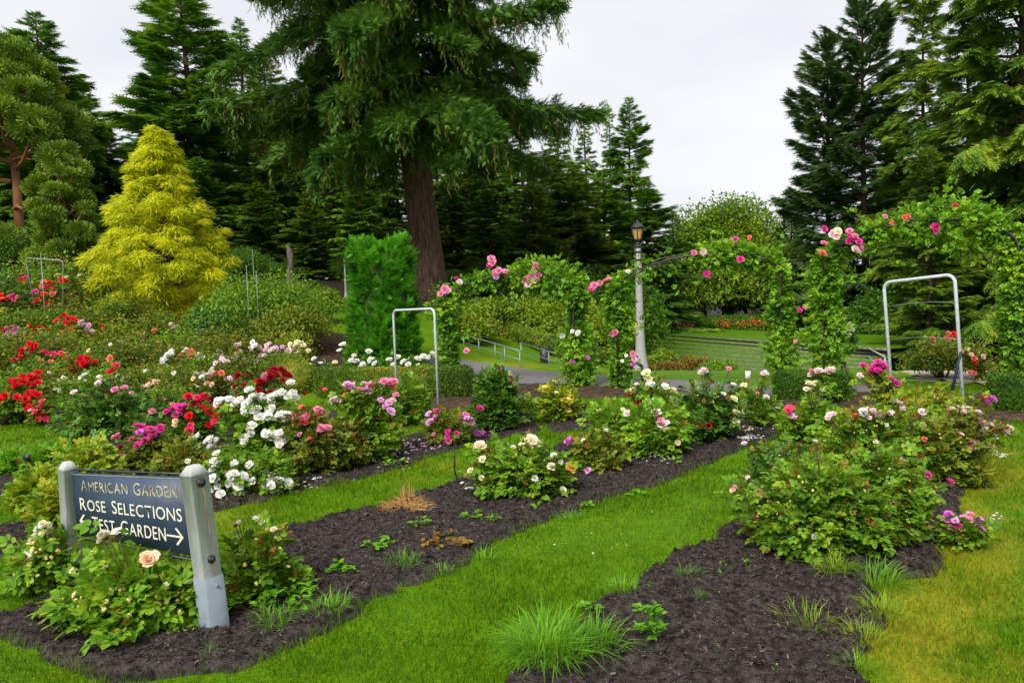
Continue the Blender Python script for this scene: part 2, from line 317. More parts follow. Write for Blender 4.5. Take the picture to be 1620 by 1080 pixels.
PM = {
 'white': petal('white_petal', (.78, .78, .7), (.9, .9, .86)), 'cream': petal('cream_petal', (.82, .72, .48), (.9, .84, .68)),
 'yellow': petal('yellow_petal', (.8, .6, .1), (.88, .76, .3)), 'paleyellow': petal('pale_yellow_petal', (.85, .8, .42), (.9, .87, .62)),
 'apricot': petal('apricot_petal', (.85, .42, .06), (.9, .58, .14)), 'peach': petal('peach_petal', (.92, .6, .38), (.95, .74, .55)),
 'pink': petal('pink_petal', (.78, .16, .35), (.88, .4, .55)), 'palepink': petal('pale_pink_petal', (.85, .55, .6), (.9, .76, .77)),
 'lilac': petal('lilac_petal', (.75, .3, .62), (.86, .58, .78)), 'magenta': petal('magenta_petal', (.62, .02, .25), (.8, .08, .42)),
 'orchid': petal('orchid_petal', (.66, .07, .55), (.8, .25, .7)),
 'red': petal('red_petal', (.62, .008, .015), (.8, .02, .03)), 'scarlet': petal('scarlet_petal', (.78, .025, .01), (.86, .06, .02)),
 'crimson': petal('crimson_petal', (.22, .003, .01), (.42, .006, .02)), 'coral': petal('coral_petal', (.82, .13, .1), (.88, .3, .25)),
 'wine': petal('wine_petal', (.22, .006, .07), (.38, .015, .14)), 'rose': petal('rose_petal', (.8, .03, .12), (.85, .1, .2)),
 'spent': petal('spent_petal', (.3, .16, .03), (.6, .48, .1), (.78, .7, .32)),
}
# ------------------------------------------------------------------ ground
def G(px, py): return P(px, py)[:2]
def poly(pts): return np.array([G(*p) for p in pts])
BED_A = poly([(-60, 1005), (0, 1010), (90, 1045), (180, 1078), (330, 1076), (420, 1052), (520, 985), (620, 938), (740, 887), (830, 838), (900, 812), (980, 785), (1070, 755), (1150, 722), (1242, 690),
              (1240, 674), (1150, 667), (1000, 672), (900, 700), (830, 722), (740, 752), (700, 775), (610, 800), (540, 818), (470, 838), (440, 850), (370, 880), (200, 905), (90, 955), (0, 975), (-60, 978)])
BED_B = poly([(-60, 893), (60, 872), (130, 850), (250, 830), (360, 805), (440, 782), (560, 757), (640, 737), (720, 708), (760, 697), (850, 684), (855, 672), (800, 664), (740, 675), (640, 690), (560, 702), (420, 727), (300, 765), (200, 790), (110, 815), (60, 832), (-60, 842)])
BED_C = poly([(-60, 800), (80, 776), (200, 747), (300, 722), (420, 692), (500, 672), (560, 657), (520, 647), (400, 665), (260, 690), (150, 706), (60, 737), (-60, 752)])
BED_D = poly([(700, 1180), (800, 1085), (860, 1040), (905, 1000), (960, 952), (1040, 900), (1110, 862), (1170, 830), (1230, 785), (1330, 720), (1450, 660), (1530, 645), (1575, 665), (1560, 700), (1545, 740), (1520, 800), (1492, 860), (1488, 900), (1440, 915), (1375, 935), (1395, 985), (1345, 1040), (1375, 1085), (1340, 1180)])
BED_F = poly([(560, 652), (640, 656), (760, 646), (900, 632), (1000, 628), (1230, 641), (1350, 646), (1560, 664), (1700, 672), (1700, 640), (1560, 626), (1340, 622), (1200, 630), (1000, 612), (900, 610), (760, 604), (640, 618), (560, 630)])
BED_G = poly([(868, 672), (900, 658), (960, 655), (1012, 664), (965, 682), (880, 682)])
HILL = np.array([G(-90, 700), G(0, 672), G(60, 668), G(110, 682), G(220, 672), G(360, 652), G(460, 628), G(520, 605), np.array([-3.4, 17.5]), np.array([-4.5, 22]), np.array([-14, 26]), np.array([-24, 24]), np.array([-19, 15])])
PLAZA = np.array([(7.2, 13.5), (8.0, 16.0), (12, 17.2), (18, 16), (19, 9), (11, 10.6), (8.0, 11.2)])
PATH = poly([(470, 538), (560, 549), (690, 563), (752, 572), (800, 579), (900, 590), (1000, 597), (1100, 603), (1200, 611), (1300, 612), (1400, 606), (1400, 622), (1300, 636), (1195, 638), (1100, 627), (1000, 619), (900, 614), (830, 612), (760, 602), (735, 592), (690, 578), (560, 562), (470, 552)])
DRYLINE = np.array([G(1480, 1110), G(1455, 985), G(1500, 905), G(1540, 830), G(1560, 760), G(1575, 720)])

def sdist(p, pg):
    """signed distance to a polygon, positive inside"""
    p = np.asarray(p, float); d = np.full(len(p), 1e9); ins = np.zeros(len(p), bool); n = len(pg)
    for i in range(n):
        a, b = pg[i], pg[(i + 1) % n]; ab = b - a
        t = np.clip(((p - a) @ ab) / max(ab @ ab, 1e-12), 0, 1); d = np.minimum(d, np.linalg.norm(p - (a + t[:, None] * ab), axis=1))
        c = (a[1] > p[:, 1]) != (b[1] > p[:, 1])
        with np.errstate(divide='ignore', invalid='ignore'):
            ins ^= c & (p[:, 0] < (b[0] - a[0]) * (p[:, 1] - a[1]) / (b[1] - a[1] + 1e-15) + a[0])
    return np.where(ins, d, -d)
def ldist(p, ln):
    d = np.full(len(p), 1e9)
    for a, b in zip(ln[:-1], ln[1:]):
        ab = b - a; t = np.clip(((p - a) @ ab) / (ab @ ab), 0, 1); d = np.minimum(d, np.linalg.norm(p - (a + t[:, None] * ab), axis=1))
    return d
def ragged(x, y, k=1.0): return k * (.06 * vnoise(x * 2.3, y * 2.3, 1) + .045 * vnoise(x * 7, y * 7, 2) + .02 * vnoise(x * 19, y * 19, 5))
def dryness(x, y):
    p = np.stack([x, y], 1); d = ldist(p, DRYLINE)
    v = .85 * np.clip(1.0 - d / .42 + .55 * vnoise(x * 2.6, y * 2.6, 7) + .45 * vnoise(x * 8, y * 8, 8) + .3 * vnoise(x * 21, y * 21, 18), 0, 1)
    d2 = np.hypot((x + .1) / 1.6, y - 18.9); v = np.maximum(v, .7 * np.clip(1.2 - d2, 0, 1))
    return np.maximum(v, .5 * np.clip(.7 * vnoise(x * .8, y * .8, 9) + .6 * vnoise(x * 3.1, y * 3.1, 10) + .5 * vnoise(x * 9, y * 9, 17) - .3, 0, 1))

def grid_axis(lo, hi, a, b, st):
    mid = np.arange(a, b + 1e-6, st); g = 1.25
    def out(w):
        r = []; s = st; t = 0
        while t < w: s = min(s * g, 6); t += s; r.append(t)
        return np.array(r)
    return np.concatenate([a - out(a - lo)[::-1], mid, b + out(hi - b)])
gx = grid_axis(-160, 160, -8, 10, .125); gy = grid_axis(-20, 220, 2, 27, .125)
X, Y = np.meshgrid(gx, gy); X = X.ravel(); Y = Y.ravel(); Z = hgt(X, Y)
nxg = len(gx); i = np.arange(len(gy) - 1)[:, None] * nxg; j = np.arange(nxg - 1)[None]
Q = np.stack([i + j, i + j + 1, i + nxg + j + 1, i + nxg + j], -1).reshape(-1, 4)
Z = Z + .012 * vnoise(X * 2, Y * 2, 20)
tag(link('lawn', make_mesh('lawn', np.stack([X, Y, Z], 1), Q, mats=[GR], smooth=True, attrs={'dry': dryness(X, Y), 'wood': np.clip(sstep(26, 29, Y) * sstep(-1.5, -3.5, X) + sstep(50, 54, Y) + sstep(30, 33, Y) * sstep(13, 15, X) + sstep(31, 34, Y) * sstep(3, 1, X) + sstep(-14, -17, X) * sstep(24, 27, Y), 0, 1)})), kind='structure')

def bump_f(X, Y): return (.8 * vnoise(X * 3.1, Y * 3.1, 11) + .7 * vnoise(X * 9.3 + Y, Y * 9.3 - X * 2, 12) + .8 * vnoise(X * 23 - Y * 7, Y * 23 + X * 5, 13))
def sheet(name, pg, mat, st, lift=.03, rag=1.0, bumps=.012, edge=.05, kind='structure', crumbs=0):
    lo, hi = pg.min(0) - .2, pg.max(0) + .2
    hi = np.minimum(hi, 40)
    xs = np.arange(lo[0], hi[0], st); ys = np.arange(max(lo[1], 1.6), hi[1], st); X, Y = np.meshgrid(xs, ys); sh = X.shape; X = X.ravel(); Y = Y.ravel()
    d = sdist(np.stack([X, Y], 1), pg) + ragged(X, Y, rag)
    keep = d > -.14
    Z = hgt(X, Y) + lift * np.clip(d / edge, -1.2, 1) + bumps * bump_f(X, Y) * np.clip(d / edge + .3, 0, 1) + .008
    n = sh[1]; i = np.arange(sh[0] - 1)[:, None] * n; j = np.arange(n - 1)[None]
    Q = np.stack([i + j, i + j + 1, i + n + j + 1, i + n + j], -1).reshape(-1, 4); Q = Q[keep[Q].all(1)]
    u, inv = np.unique(Q, return_inverse=True)
    return tag(link(name, make_mesh(name, np.stack([X, Y, Z], 1)[u], inv.reshape(-1, 4), mats=[mat], smooth=True)), kind=kind)
sheet('soil_bed', BED_A, SOIL, .03, .035, bumps=.02); sheet('soil_bed', BED_D, SOIL, .03, .04, bumps=.022)
sheet('soil_bed', BED_B, SOIL, .05, .03, bumps=.018); sheet('soil_bed', BED_C, SOIL, .07); sheet('soil_bed', BED_G, SOIL, .06, .03)
sheet('soil_bed', BED_F, MULCH, .1, .03); sheet('hillside_soil', HILL, MULCH, .16, .03)
sheet('path', PATH, ASPH, .2, .012, .3, 0, .1)
sheet('plaza', PLAZA, GRAVEL, .2, .024, .3, 0, .1)
def soil_z(x, y, pg, rag, lift, bumps, edge):
    d = sdist(np.stack([x, y], 1), pg) + ragged(x, y, rag)
    return hgt(x, y) + lift * np.clip(d / edge, -1.2, 1) + bumps * bump_f(x, y) * np.clip(d / edge + .3, 0, 1) + .008
SOILS = [(BED_A, 1.0, .035, .02, .05), (BED_D, 1.0, .04, .022, .05), (BED_B, 1.0, .03, .018, .05)]
def surf(x, y):
    x = np.atleast_1d(np.asarray(x, float)); y = np.atleast_1d(np.asarray(y, float)); z = hgt(x, y)
    for pg, rg, lf, bp, ed in SOILS: z = np.maximum(z, np.where(sdist(np.stack([x, y], 1), pg) > -.1, soil_z(x, y, pg, rg, lf, bp, ed), -99))
    return z
BEDS = [BED_A, BED_B, BED_C, BED_D, BED_F, BED_G]

# mown grass: single blades close by, thinning into the turf sheet with distance
def lawn_blades():
    r = RNG(5); out = Buf(); dry_all = []
    V_all = []; T_all = []; n0 = 0
    for y0, y1, den, w, hgt_ in ((1.0, 2.3, 4500, .0042, .036), (2.3, 3.6, 6500, .0042, .036), (3.6, 5, 4800, .005, .037), (5, 7, 2600, .007, .038), (7, 9.5, 1300, .0105, .04), (9.5, 13, 520, .017, .045)):
        wid = .72 * y1 + 3.2; n = int(den * 2 * wid * (y1 - y0))
        x = r.uniform(-wid, wid, n); y = r.uniform(y0, y1, n)
        k = (np.abs(x) < .7 * y + .4) | ((np.abs(x) < .7 * y + 3.2) & (r.uniform(0, 1, n) < .6)); x, y = x[k], y[k]
        p = np.stack([x, y], 1); ok = np.ones(len(x), bool); edge = np.zeros(len(x))
        for b in BEDS:
            d = sdist(p, b) + ragged(x, y); ok &= d < .03 + .16 * r.uniform(0, 1, len(x)) ** 4; edge = np.maximum(edge, np.exp(-np.abs(d) / .05))
        ok &= sdist(p, PATH) < 0; ok &= sdist(p, PLAZA) < 0; ok &= sdist(p, HILL) < .05
        x, y, edge = x[ok], y[ok], edge[ok]; n = len(x); z = hgt(x, y)
        h = hgt_ * r.uniform(.45, 1.25, n) * (1 + .9 * edge * r.uniform(0, 1, n)) * (1 + .35 * vnoise(x * 3, y * 3, 31)); ww = w * r.uniform(.7, 1.3, n)
        a = r.uniform(0, 2 * np.pi, n); la = r.uniform(0, 2 * np.pi, n); ln = h * r.uniform(.2, 1.0, n)
        dx, dy = np.cos(a) * ww / 2, np.sin(a) * ww / 2
        b0 = np.stack([x - dx, y - dy, z - .004], 1); b1 = np.stack([x + dx, y + dy, z - .004], 1)
        tp = np.stack([x + np.cos(la) * ln, y + np.sin(la) * ln, z + h], 1)
        V = np.stack([b0, b1, tp], 1).reshape(-1, 3); V_all.append(V); T_all.append(np.arange(3 * n).reshape(-1, 3) + n0); n0 += 3 * n
        dd = dryness(x, y); dd = np.where(r.uniform(0, 1, n) < .04, .6, dd); dry_all.append(np.repeat(dd, 3))
    me = make_mesh('grass', np.concatenate(V_all), T=np.concatenate(T_all), mats=[GB], attrs={'dry': np.concatenate(dry_all)})
    tag(link('grass', me), 'short green mown grass between the rose beds', 'grass', kind='stuff')
lawn_blades()

def chips(name, pg, n, smin, smax, seed, label, cat, mat=None, ymax=9.0, flat=.35):
    r = RNG(seed); lo, hi = pg.min(0), pg.max(0); hi = np.minimum(hi, ymax); lo = np.maximum(lo, [-9, 2.2])
    p = r.uniform(lo, hi, (n * 3, 2)); d = sdist(p, pg) + ragged(p[:, 0], p[:, 1]); p = p[d > .01][:n]; n = len(p)
    pos = np.stack([p[:, 0], p[:, 1], surf(p[:, 0], p[:, 1]) + r.uniform(-.002, .007, n)], 1)
    Yd = nrm(np.stack([r.normal(0, 1, n), r.normal(0, 1, n), r.normal(0, flat, n)], 1)); Zd = nrm(r.normal(0, flat, (n, 3)) + [0, 0, 1])
    b = Buf(); b.scatter((np.array([(-.16, 0, 0), (.16, .05, .06), (.13, 1, 0), (-.1, .9, .1)]), np.array([(0, 1, 2, 3)]), None), pos, Yd, Zd, r.uniform(smin, smax, n) * r.uniform(.4, 1, n))
    tag(link(name, b.mesh(name, [mat or CHIP])), label, cat, kind='stuff')
chips('bark_chips', BED_A, 30000, .005, .034, 1, 'dark bark chips and crumbs over the soil of the middle bed', 'bark mulch')
chips('bark_chips', BED_D, 34000, .004, .03, 2, 'dark bark chips and crumbs over the soil of the front corner bed', 'bark mulch', ymax=6.5)
chips('bark_chips', BED_B, 6000, .015, .05, 3, 'dark bark chips over the soil below the white and pink roses', 'bark mulch')

CLOD = (np.array([(-.5, -.3, 0), (.4, -.45, .05), (.5, .35, 0), (-.35, .5, .05), (.05, -.05, .55), (-.1, .1, -.3)]), None, np.array([(0, 1, 4), (1, 2, 4), (2, 3, 4), (3, 0, 4)]))
def clods(pg, n, seed, label, ymax, smax=.03):
    smax *= .6; n = int(n * 1.3)
    r = RNG(seed); lo, hi = np.maximum(pg.min(0), [-9, 2.2]), np.minimum(pg.max(0), ymax); p = r.uniform(lo, hi, (n * 3, 2)); p = p[sdist(p, pg) + ragged(p[:, 0], p[:, 1]) > .015][:n]; n = len(p)
    pos = np.stack([p[:, 0], p[:, 1], surf(p[:, 0], p[:, 1]) + r.uniform(-.004, .003, n)], 1); b = Buf(); b.scatter(CLOD, pos, r.normal(0, 1, (n, 3)) * [1, 1, .3], r.normal(0, .4, (n, 3)) + [0, 0, 1], smax * r.uniform(.2, 1, n) ** 2.2)
    tag(link('soil_clods', b.mesh('soil_clods', [SOIL])), label, 'soil clods', kind='stuff')
clods(BED_A, 14000, 21, 'crumbly dark clods on the middle bed', 9, .05); clods(BED_D, 15000, 22, 'crumbly dark clods on the front corner bed', 6.5, .045); clods(BED_B, 4000, 23, 'crumbly dark clods below the white and pink roses', 9, .05)

# ------------------------------------------------------------------ roses
def rose_mesh(name, mat, n=20, seed=0, opened=.8):
    r = RNG(seed); b = Buf()
    for i in range(n):
        f = i / (n - 1); az = i * 2.39996 + r.normal(0, .12)
        th = math.radians(6 + (74 * opened) * f ** 1.15 + r.normal(0, 4)); L = .26 + .3 * f ** .8; wd = .15 + .21 * f; r0 = .02 + .05 * f
        V = []
        for t in (0, .4, .75, 1.0):
            an = th * (1 + .55 * f * t * t)
            rr = r0 + L * t * math.sin(an); zz = L * t * math.cos(th) * (1.05 - .25 * f * t * t) + (1 - f) * .12
            w = wd * (.35 + 1.25 * t - .75 * t * t) * (1 if t < 1 else .8)
            for s in (-1, 0, 1):
                ri = rr - .3 * wd * abs(s) * (1 - f * .6) + (.0 if s else .015)
                V.append((ri * math.cos(az) - s * w * math.sin(az), ri * math.sin(az) + s * w * math.cos(az), zz + (.03 if s else 0) * f * t + r.normal(0, .008)))
        Q = [(k * 3 + c, k * 3 + c + 1, k * 3 + c + 4, k * 3 + c + 3) for k in range(3) for c in range(2)]
        b.add(V, Q)
    return b.mesh(name, [mat])
def star_mesh(name, mat):
    b = Buf(); r = RNG(3)
    for i in range(6):
        a = i * 1.047 + r.normal(0, .15); V = np.array([(0, -.08, 0), (.16, .18, .1), (.03 * (i % 3 - 1), .3 + .2 * r.uniform(), .02 + .15 * r.normal()), (-.15, .2, .1)]); c, s = math.cos(a), math.sin(a)
        b.add(np.stack([V[:, 0] * c - V[:, 1] * s, V[:, 0] * s + V[:, 1] * c, V[:, 2]], 1), [(0, 1, 2, 3)])
    b.lathe([(.02, -.2), (.12, -.1), (.13, .03), (.05, .1), (.01, .11)], 6)
    return b.mesh(name, [mat])
BLOOMS = {k: [rose_mesh('bloom', m, 22, 1, .62), rose_mesh('bloom', m, 18, 2, .95), rose_mesh('bloom', m, 12, 3, 1.05)] for k, m in PM.items() if k != 'spent'}
STAR = star_mesh('spent_bloom', PM['spent'])
def put_bloom(parent, pos, facing, col, size, r):
    me = STAR if col == 'spent' else BLOOMS[col][int(r.choice([0, 1, 1, 2]))]
    o = bpy.data.objects.new('spent_bloom' if col == 'spent' else 'bloom', me); COL.objects.link(o); o.parent = parent
    q = Vector(facing).to_track_quat('Z', 'Y') @ Matrix.Rotation(r.uniform(0, 6.28), 3, 'Z').to_quaternion()
    o.rotation_euler = q.to_euler(); o.location = pos; s = size * r.uniform(.88, 1.12); o.scale = (s, s, s)
    return o

def bush_geo(r, w, d, h, n_cane, per_cane, ls, tips_extra=(), simple=False, shoots=0.12, low=.18, up=.5, spread=.075):
    """canes fanning from the ground, compound leaves along them; returns foliage, shoot, stem buffers"""
    fo, sh, st = Buf(), Buf(), Buf(); tips = []
    for k in range(n_cane):
        rr = math.sqrt((k + .5) / n_cane); a = k * 2.39996 + r.normal(0, .3)
        z = h * (1.0 - .62 * rr ** 2.2) * r.uniform(.82, 1.08)
        tips.append((rr * w / 2 * .9 * math.cos(a), rr * d / 2 * .9 * math.sin(a), z))
    # low skirt
    for k in range(max(3, n_cane // 3)):
        a = k * 2.39996 * 1.7 + r.normal(0, .4); tips.append((w / 2 * r.uniform(.55, .98) * math.cos(a), d / 2 * r.uniform(.55, .98) * math.sin(a), h * r.uniform(.16, .42)))
    tips = [np.array(t) for t in tips]; nb = len(tips); tips += [np.array(t) - [0, 0, ls * .4] for t in tips_extra]
    pos, Yd, Zd, sc, isn = [], [], [], [], []
    for k, tp in enumerate(tips):
        b0 = np.array([r.normal(0, .06 * w), r.normal(0, .06 * d), 0.0]); mid = b0 * .4 + tp * .45 + np.array([0, 0, h * .22]); mid[2] = min(mid[2], tp[2] * .8 + .02)
        t = np.linspace(0, 1, 6)[:, None]; cv = (1 - t) ** 2 * b0 + 2 * t * (1 - t) * mid + t * t * tp
        st.tube(cv, np.linspace(.011, .004, 6) * (.6 + h * .55), 4, caps=False)
        n = max(3, int(per_cane * (1 if k < nb else .22) * r.uniform(.7, 1.3))); tt = r.uniform(low, 1.02, n) ** .8
        tt = tt[:, None]; c = (1 - tt) ** 2 * b0 + 2 * tt * (1 - tt) * mid + tt * tt * tp
        sp_ = spread * (w + d) / 2 * (1.25 - .7 * tt) * (1 if k < nb else .45) + ls * .35
        off = r.normal(0, 1, (n, 3)) * sp_ * [1, 1, .8]; p = c + off; p[:, 2] = np.maximum(p[:, 2], .03 + .05 * r.uniform(0, 1, n))
        out = nrm(np.stack([p[:, 0], p[:, 1], np.full(n, .15 * h)], 1) + 1e-6)
        pos.append(p); Yd.append(nrm(nrm(off) * .7 + out * .8 + r.normal(0, .45, (n, 3)) + [0, 0, -.12])); Zd.append(nrm(out * .45 + r.normal(0, .38, (n, 3)) + [0, 0, .95])); sc.append(r.uniform(.65, 1.2, n)); isn.append(tt[:, 0] > .9)
    pos, Yd, Zd, sc, isn = map(np.concatenate, (pos, Yd, Zd, sc, isn))
    y = isn & (r.uniform(0, 1, len(pos)) < shoots * 1.5)
    tpl, k = (LEAF, 1.35) if simple else (COMP, 2.9)
    fo.scatter(tpl, pos[~y], Yd[~y], Zd[~y], ls * k * sc[~y])
    if y.any(): sh.scatter(tpl, pos[y], nrm(Yd[y] + [0, 0, .5]), Zd[y], ls * k * .7 * sc[y])
    return fo, sh, st, tips[:nb]

def rose_bush(label, px, by, wpx, top, leaf='mid', blooms=(), canes=12, per=26, ls=.042, seed=0, simple=False, shoots=.12, depth_off=0.0, dscale=.9, spent=0, group=None, cat='rose bush', D=None, spread=.075, low=.18, name='rose_bush'):
    r = RNG(seed + 100); ls = ls * .84; per = int(per * 1.35)
    base = P(px, by) if D is None else np.array([*(atD(px, by, D)[:2]), 0.0])
    base[2] = hz(base[0], base[1]) + .012; D = base[1]; s = D / F; w = wpx * s * .92; d = w * dscale
    topz = atD(px, top, D)[2]; h = max(topz - base[2], .12)
    root = thing(name, base, label, cat, group)
    bl = []
    for b in blooms:
        bx, by_, col, sz = b[:4]; cnt = b[4] if len(b) > 4 else 1; q = b[5] if len(b) > 5 else None
        fx = min(.98, abs((bx - px) / (wpx / 2))); zpix = atD(bx, by_, D)[2] - base[2]; fz = np.clip(zpix / h, 0, 1)
        off = d / 2 * math.sqrt(max(0, 1 - fx * fx)) * (.95 - .75 * fz ** 2); cen = atD(bx, by_, D - off) - base
        for c in range(cnt):
            rad = sz * s * .62 * math.sqrt(cnt) * .62
            o = r.normal(0, 1, 3) * rad * [.8, .5, .6] if cnt > 1 and c else np.zeros(3)
            bl.append((cen + o, col if not isinstance(col, (list, tuple)) else col[c % len(col)], sz * s))
    fo, sh, st, tips = bush_geo(r, w, d, h, canes, per, ls, [b[0] for b in bl][:26], simple, shoots, low=low, spread=spread)
    link('foliage', fo.mesh('foliage', [LM[leaf]]), root)
    if sh.n: link('young_foliage', sh.mesh('young_foliage', [LM['young']]), root)
    link('stem', st.mesh('stem', [CANE]), root)
    for c, col, size in bl:
        f = nrm(c - np.array([0, 0, h * .3])) * .8 + np.array([0, -.7, .75]) + r.normal(0, .22, 3)
        put_bloom(root, c, f, col, size, r)
    for k in range(spent):
        a = r.uniform(3.3, 6.1); q = r.uniform(.35, 1.0); zz = h * (1.02 - .62 * q ** 2) * r.uniform(.8, 1.0); c = np.array([q * w / 2 * .95 * math.cos(a), q * d / 2 * .95 * math.sin(a), zz]); put_bloom(root, c * 1.08 + [0, -.03, .02], nrm(c * [1, 1, .3]) + r.normal(0, .4, 3) + [0, -.5, .5], 'spent', r.uniform(.03, .048) * (1 if D < 4.6 else .62), r)
    for k in range(0):
        t = tips[r.integers(len(tips))]; c = t + r.normal(0, .03, 3) + nrm(t) * .05 + np.array([0, -.02, .015]); put_bloom(root, c, nrm(t) + r.normal(0, .5, 3) + [0, -.5, .5], 'spent', .045, r)
    return root
HILLP = {}
def hill_bush(label, px, by, wpx, top, leaf, blooms, seed, group=None):
    """bush on the far slope: foliage and stems shared between bushes of the same kind"""
    r = RNG(seed + 900); base = P(px, by); D = base[1]; s = D / F; w = wpx * s; h = max(atD(px, top, D)[2] - base[2], .25)
    key = (leaf, seed % 3)
    if key not in HILLP:
        rr = RNG(hash(leaf) % 1000 if False else sum(map(ord, leaf)) + seed % 3); fo, sh, st, _ = bush_geo(rr, 1, 1, 1, 20, 90, .045, simple=True, shoots=.25, spread=.1)
        HILLP[key] = (fo.mesh('foliage', [LM[leaf]]), sh.mesh('young_foliage', [LM['young']]), st.mesh('stem', [CANE]))
    root = thing('rose_bush', base, label, 'rose bush', group)
    rz = r.uniform(0, 6.28)
    for n, me in zip(('foliage', 'young_foliage', 'stem'), HILLP[key]):
        o = link(n, me, root); o.scale = (w, w, h); o.rotation_euler = (0, 0, rz)
    for b in blooms:
        bx, by_, col, sz = b[:4]; cnt = b[4] if len(b) > 4 else 1
        fx = min(.97, abs((bx - px) / (wpx / 2))); cen = atD(bx, by_, D - w / 2 * math.sqrt(1 - fx * fx) * .6) - base
        for c in range(cnt):
            o = r.normal(0, 1, 3) * sz * s * .75 * [1, .6, .6] if c else np.zeros(3)
            put_bloom(root, cen + o, np.array([0, -.6, .7]) + r.normal(0, .3, 3), col, sz * s, r)
    return root

# ------------------------------------------------------------------ trees
def conifer(r, H, Rb, z0, nb, up_top=35, up_bot=-8, droop=.18, tip=.08, dens=8.0, sp=.55, prof=.8, hang=.25, tpl=SPRAY, trunk_r=.28, wfac=.34, gap=0.0, az_bias=None, zmin_len=.0):
    cr_, tr_ = Buf(), Buf(); pos, Yd, Zd, sc = [], [], [], []
    for i in range(nb):
        f = (i + r.uniform(0, 1)) / nb; z = H * (z0 + (1 - z0) * (1 - (1 - f) ** 1.25)); rel = (H - z) / (H * (1 - z0))
        if gap and vnoise(z * .55, i * .0 + 3, 4) < -gap: continue
        az = i * 2.39996 + r.normal(0, .5); L = Rb * (rel ** prof * .95 + .035) * r.uniform(.6, 1.18) * (1 + .5 * float(vnoise(z * .45, math.cos(az) * 1.5 + 7, H + Rb))) * (1 if rel < .86 else (1 - rel) * 3.4 + .5)
        el = math.tan(math.radians(up_top + (up_bot - up_top) * rel + r.normal(0, 6)))
        n = max(7, int(dens * (L * L * .45 + L * .9)))
        s = np.sqrt(r.uniform(.015, 1, n)); wd = wfac * L * (1.02 - s) ** .7 * np.minimum(1, s * 4) + .05
        v = np.clip(r.normal(0, .55, n), -1.1, 1.1) * wd
        rad = s * L; zz = z + L * (s * el - droop * s ** 2 + tip * s ** 4)
        ca, sa = math.cos(az), math.sin(az)
        pos.append(np.stack([rad * ca - v * sa, rad * sa + v * ca, zz - hang * np.abs(v) + r.normal(0, .04 * L ** .5, n)], 1))
        lat = np.sign(v) * r.uniform(.2, 1, n)
        Yd.append(np.stack([.75 * ca - lat * .8 * sa, .75 * sa + lat * .8 * ca, el * .7 - 2 * droop * s * .8 - .15 + .25 * tip * s + r.normal(0, .2, n)], 1))
        Zd.append(r.normal(0, .35, (n, 3)) + [0, 0, 1]); sc.append(sp * r.uniform(.55, 1.25, n) * (.55 + .45 * min(1, L / 2)))
        t = np.linspace(0, .85, 5); tr_.tube(np.stack([t * L * ca, t * L * sa, z + L * (t * el - droop * t ** 2 + tip * t ** 4)], 1), np.linspace(.05, .012, 5) * (L / 3 + .3), 4, caps=False)
    n = 40; zt = r.uniform(.9, 1.0, n) * H; a = r.uniform(0, 6.28, n)
    pos.append(np.stack([.1 * np.cos(a) * (H - zt), .1 * np.sin(a) * (H - zt), zt], 1)); Yd.append(np.stack([np.cos(a) * .6, np.sin(a) * .6, np.full(n, .9)], 1)); Zd.append(r.normal(0, 1, (n, 3))); sc.append(np.full(n, sp * .6))
    cr_.scatter(tpl, np.concatenate(pos), np.concatenate(Yd), np.concatenate(Zd), np.concatenate(sc))
    t = np.linspace(0, 1, 12); wob = .12 * np.sin(t * 5 + r.uniform(0, 6)); tr_.tube(np.stack([wob, .1 * np.cos(t * 4), t * H * .985 - .2], 1), trunk_r * (1.02 - t) ** .8 + .02, 9)
    return cr_, tr_
def dome_lumps(r, w, d, h, k, z0=.15, lr=(.16, .28), shape=1.0):
    """lumps filling a rounded crown, more of them near its outside"""
    out = []
    for i in range(k):
        v = nrm(r.normal(0, 1, 3)); v[2] = abs(v[2]) * 1.0 - .25 * r.uniform(0, 1); q = r.uniform(.45, .92)
        rr = r.uniform(*lr) * (w + d + h) / 3
        c = np.array([v[0] * w / 2 * q, v[1] * d / 2 * q, h * z0 + (h * (1 - z0)) * (.35 + .5 * v[2] * q)])
        tap = (1 - shape * .55 * np.clip((c[2] / h - .35), 0, 1)); c[:2] *= tap; out.append((c, rr))
    return out
def lump_leaves(b, r, lumps, n, ls, tpl=LEAF, droop=.2, flat=.7, m=0, outw=.45):
    C = np.array([c for c, _ in lumps]); Rr = np.array([q for _, q in lumps]); pr = Rr ** 2 / (Rr ** 2).sum()
    k = r.choice(len(lumps), n, p=pr); v = nrm(r.normal(0, 1, (n, 3))); f = r.uniform(.25, 1.0, n) ** .5 * r.uniform(.85, 1.15, n)
    p = C[k] + v * (Rr[k] * f)[:, None] * [1, 1, flat]; keep = p[:, 2] > .02; p, v, k = p[keep], v[keep], k[keep]; n = len(p)
    Yd = nrm(v * .8 + r.normal(0, .55, (n, 3)) + [0, 0, -droop]); Zd = nrm(v * outw + r.normal(0, .4, (n, 3)) + [0, 0, .8])
    b.scatter(tpl, p, Yd, Zd, ls * r.uniform(.6, 1.25, n), m)
def limbs(b, r, lumps, base_r, h, k=7, m=0):
    b.tube(np.array([(0, 0, -.15), (.02 * h, 0, h * .2), (0, .02 * h, h * .45), (.01 * h, 0, h * .7)]), np.array([1.25, 1, .7, .3]) * base_r, 8, m)
    for i in np.linspace(0, len(lumps) - 1, min(k, len(lumps))).astype(int):
        c, q = lumps[i]; z = min(c[2] * .75, h * r.uniform(.18, .5)); b.tube(np.array([(0, 0, z), c * [.45, .45, 0] + [0, 0, z + (c[2] - z) * .6], c]), np.array([.5, .32, .12]) * base_r, 5, m, caps=False)
PROTO = {}
def proto(key, fn):
    if key not in PROTO: PROTO[key] = fn()
    return PROTO[key]
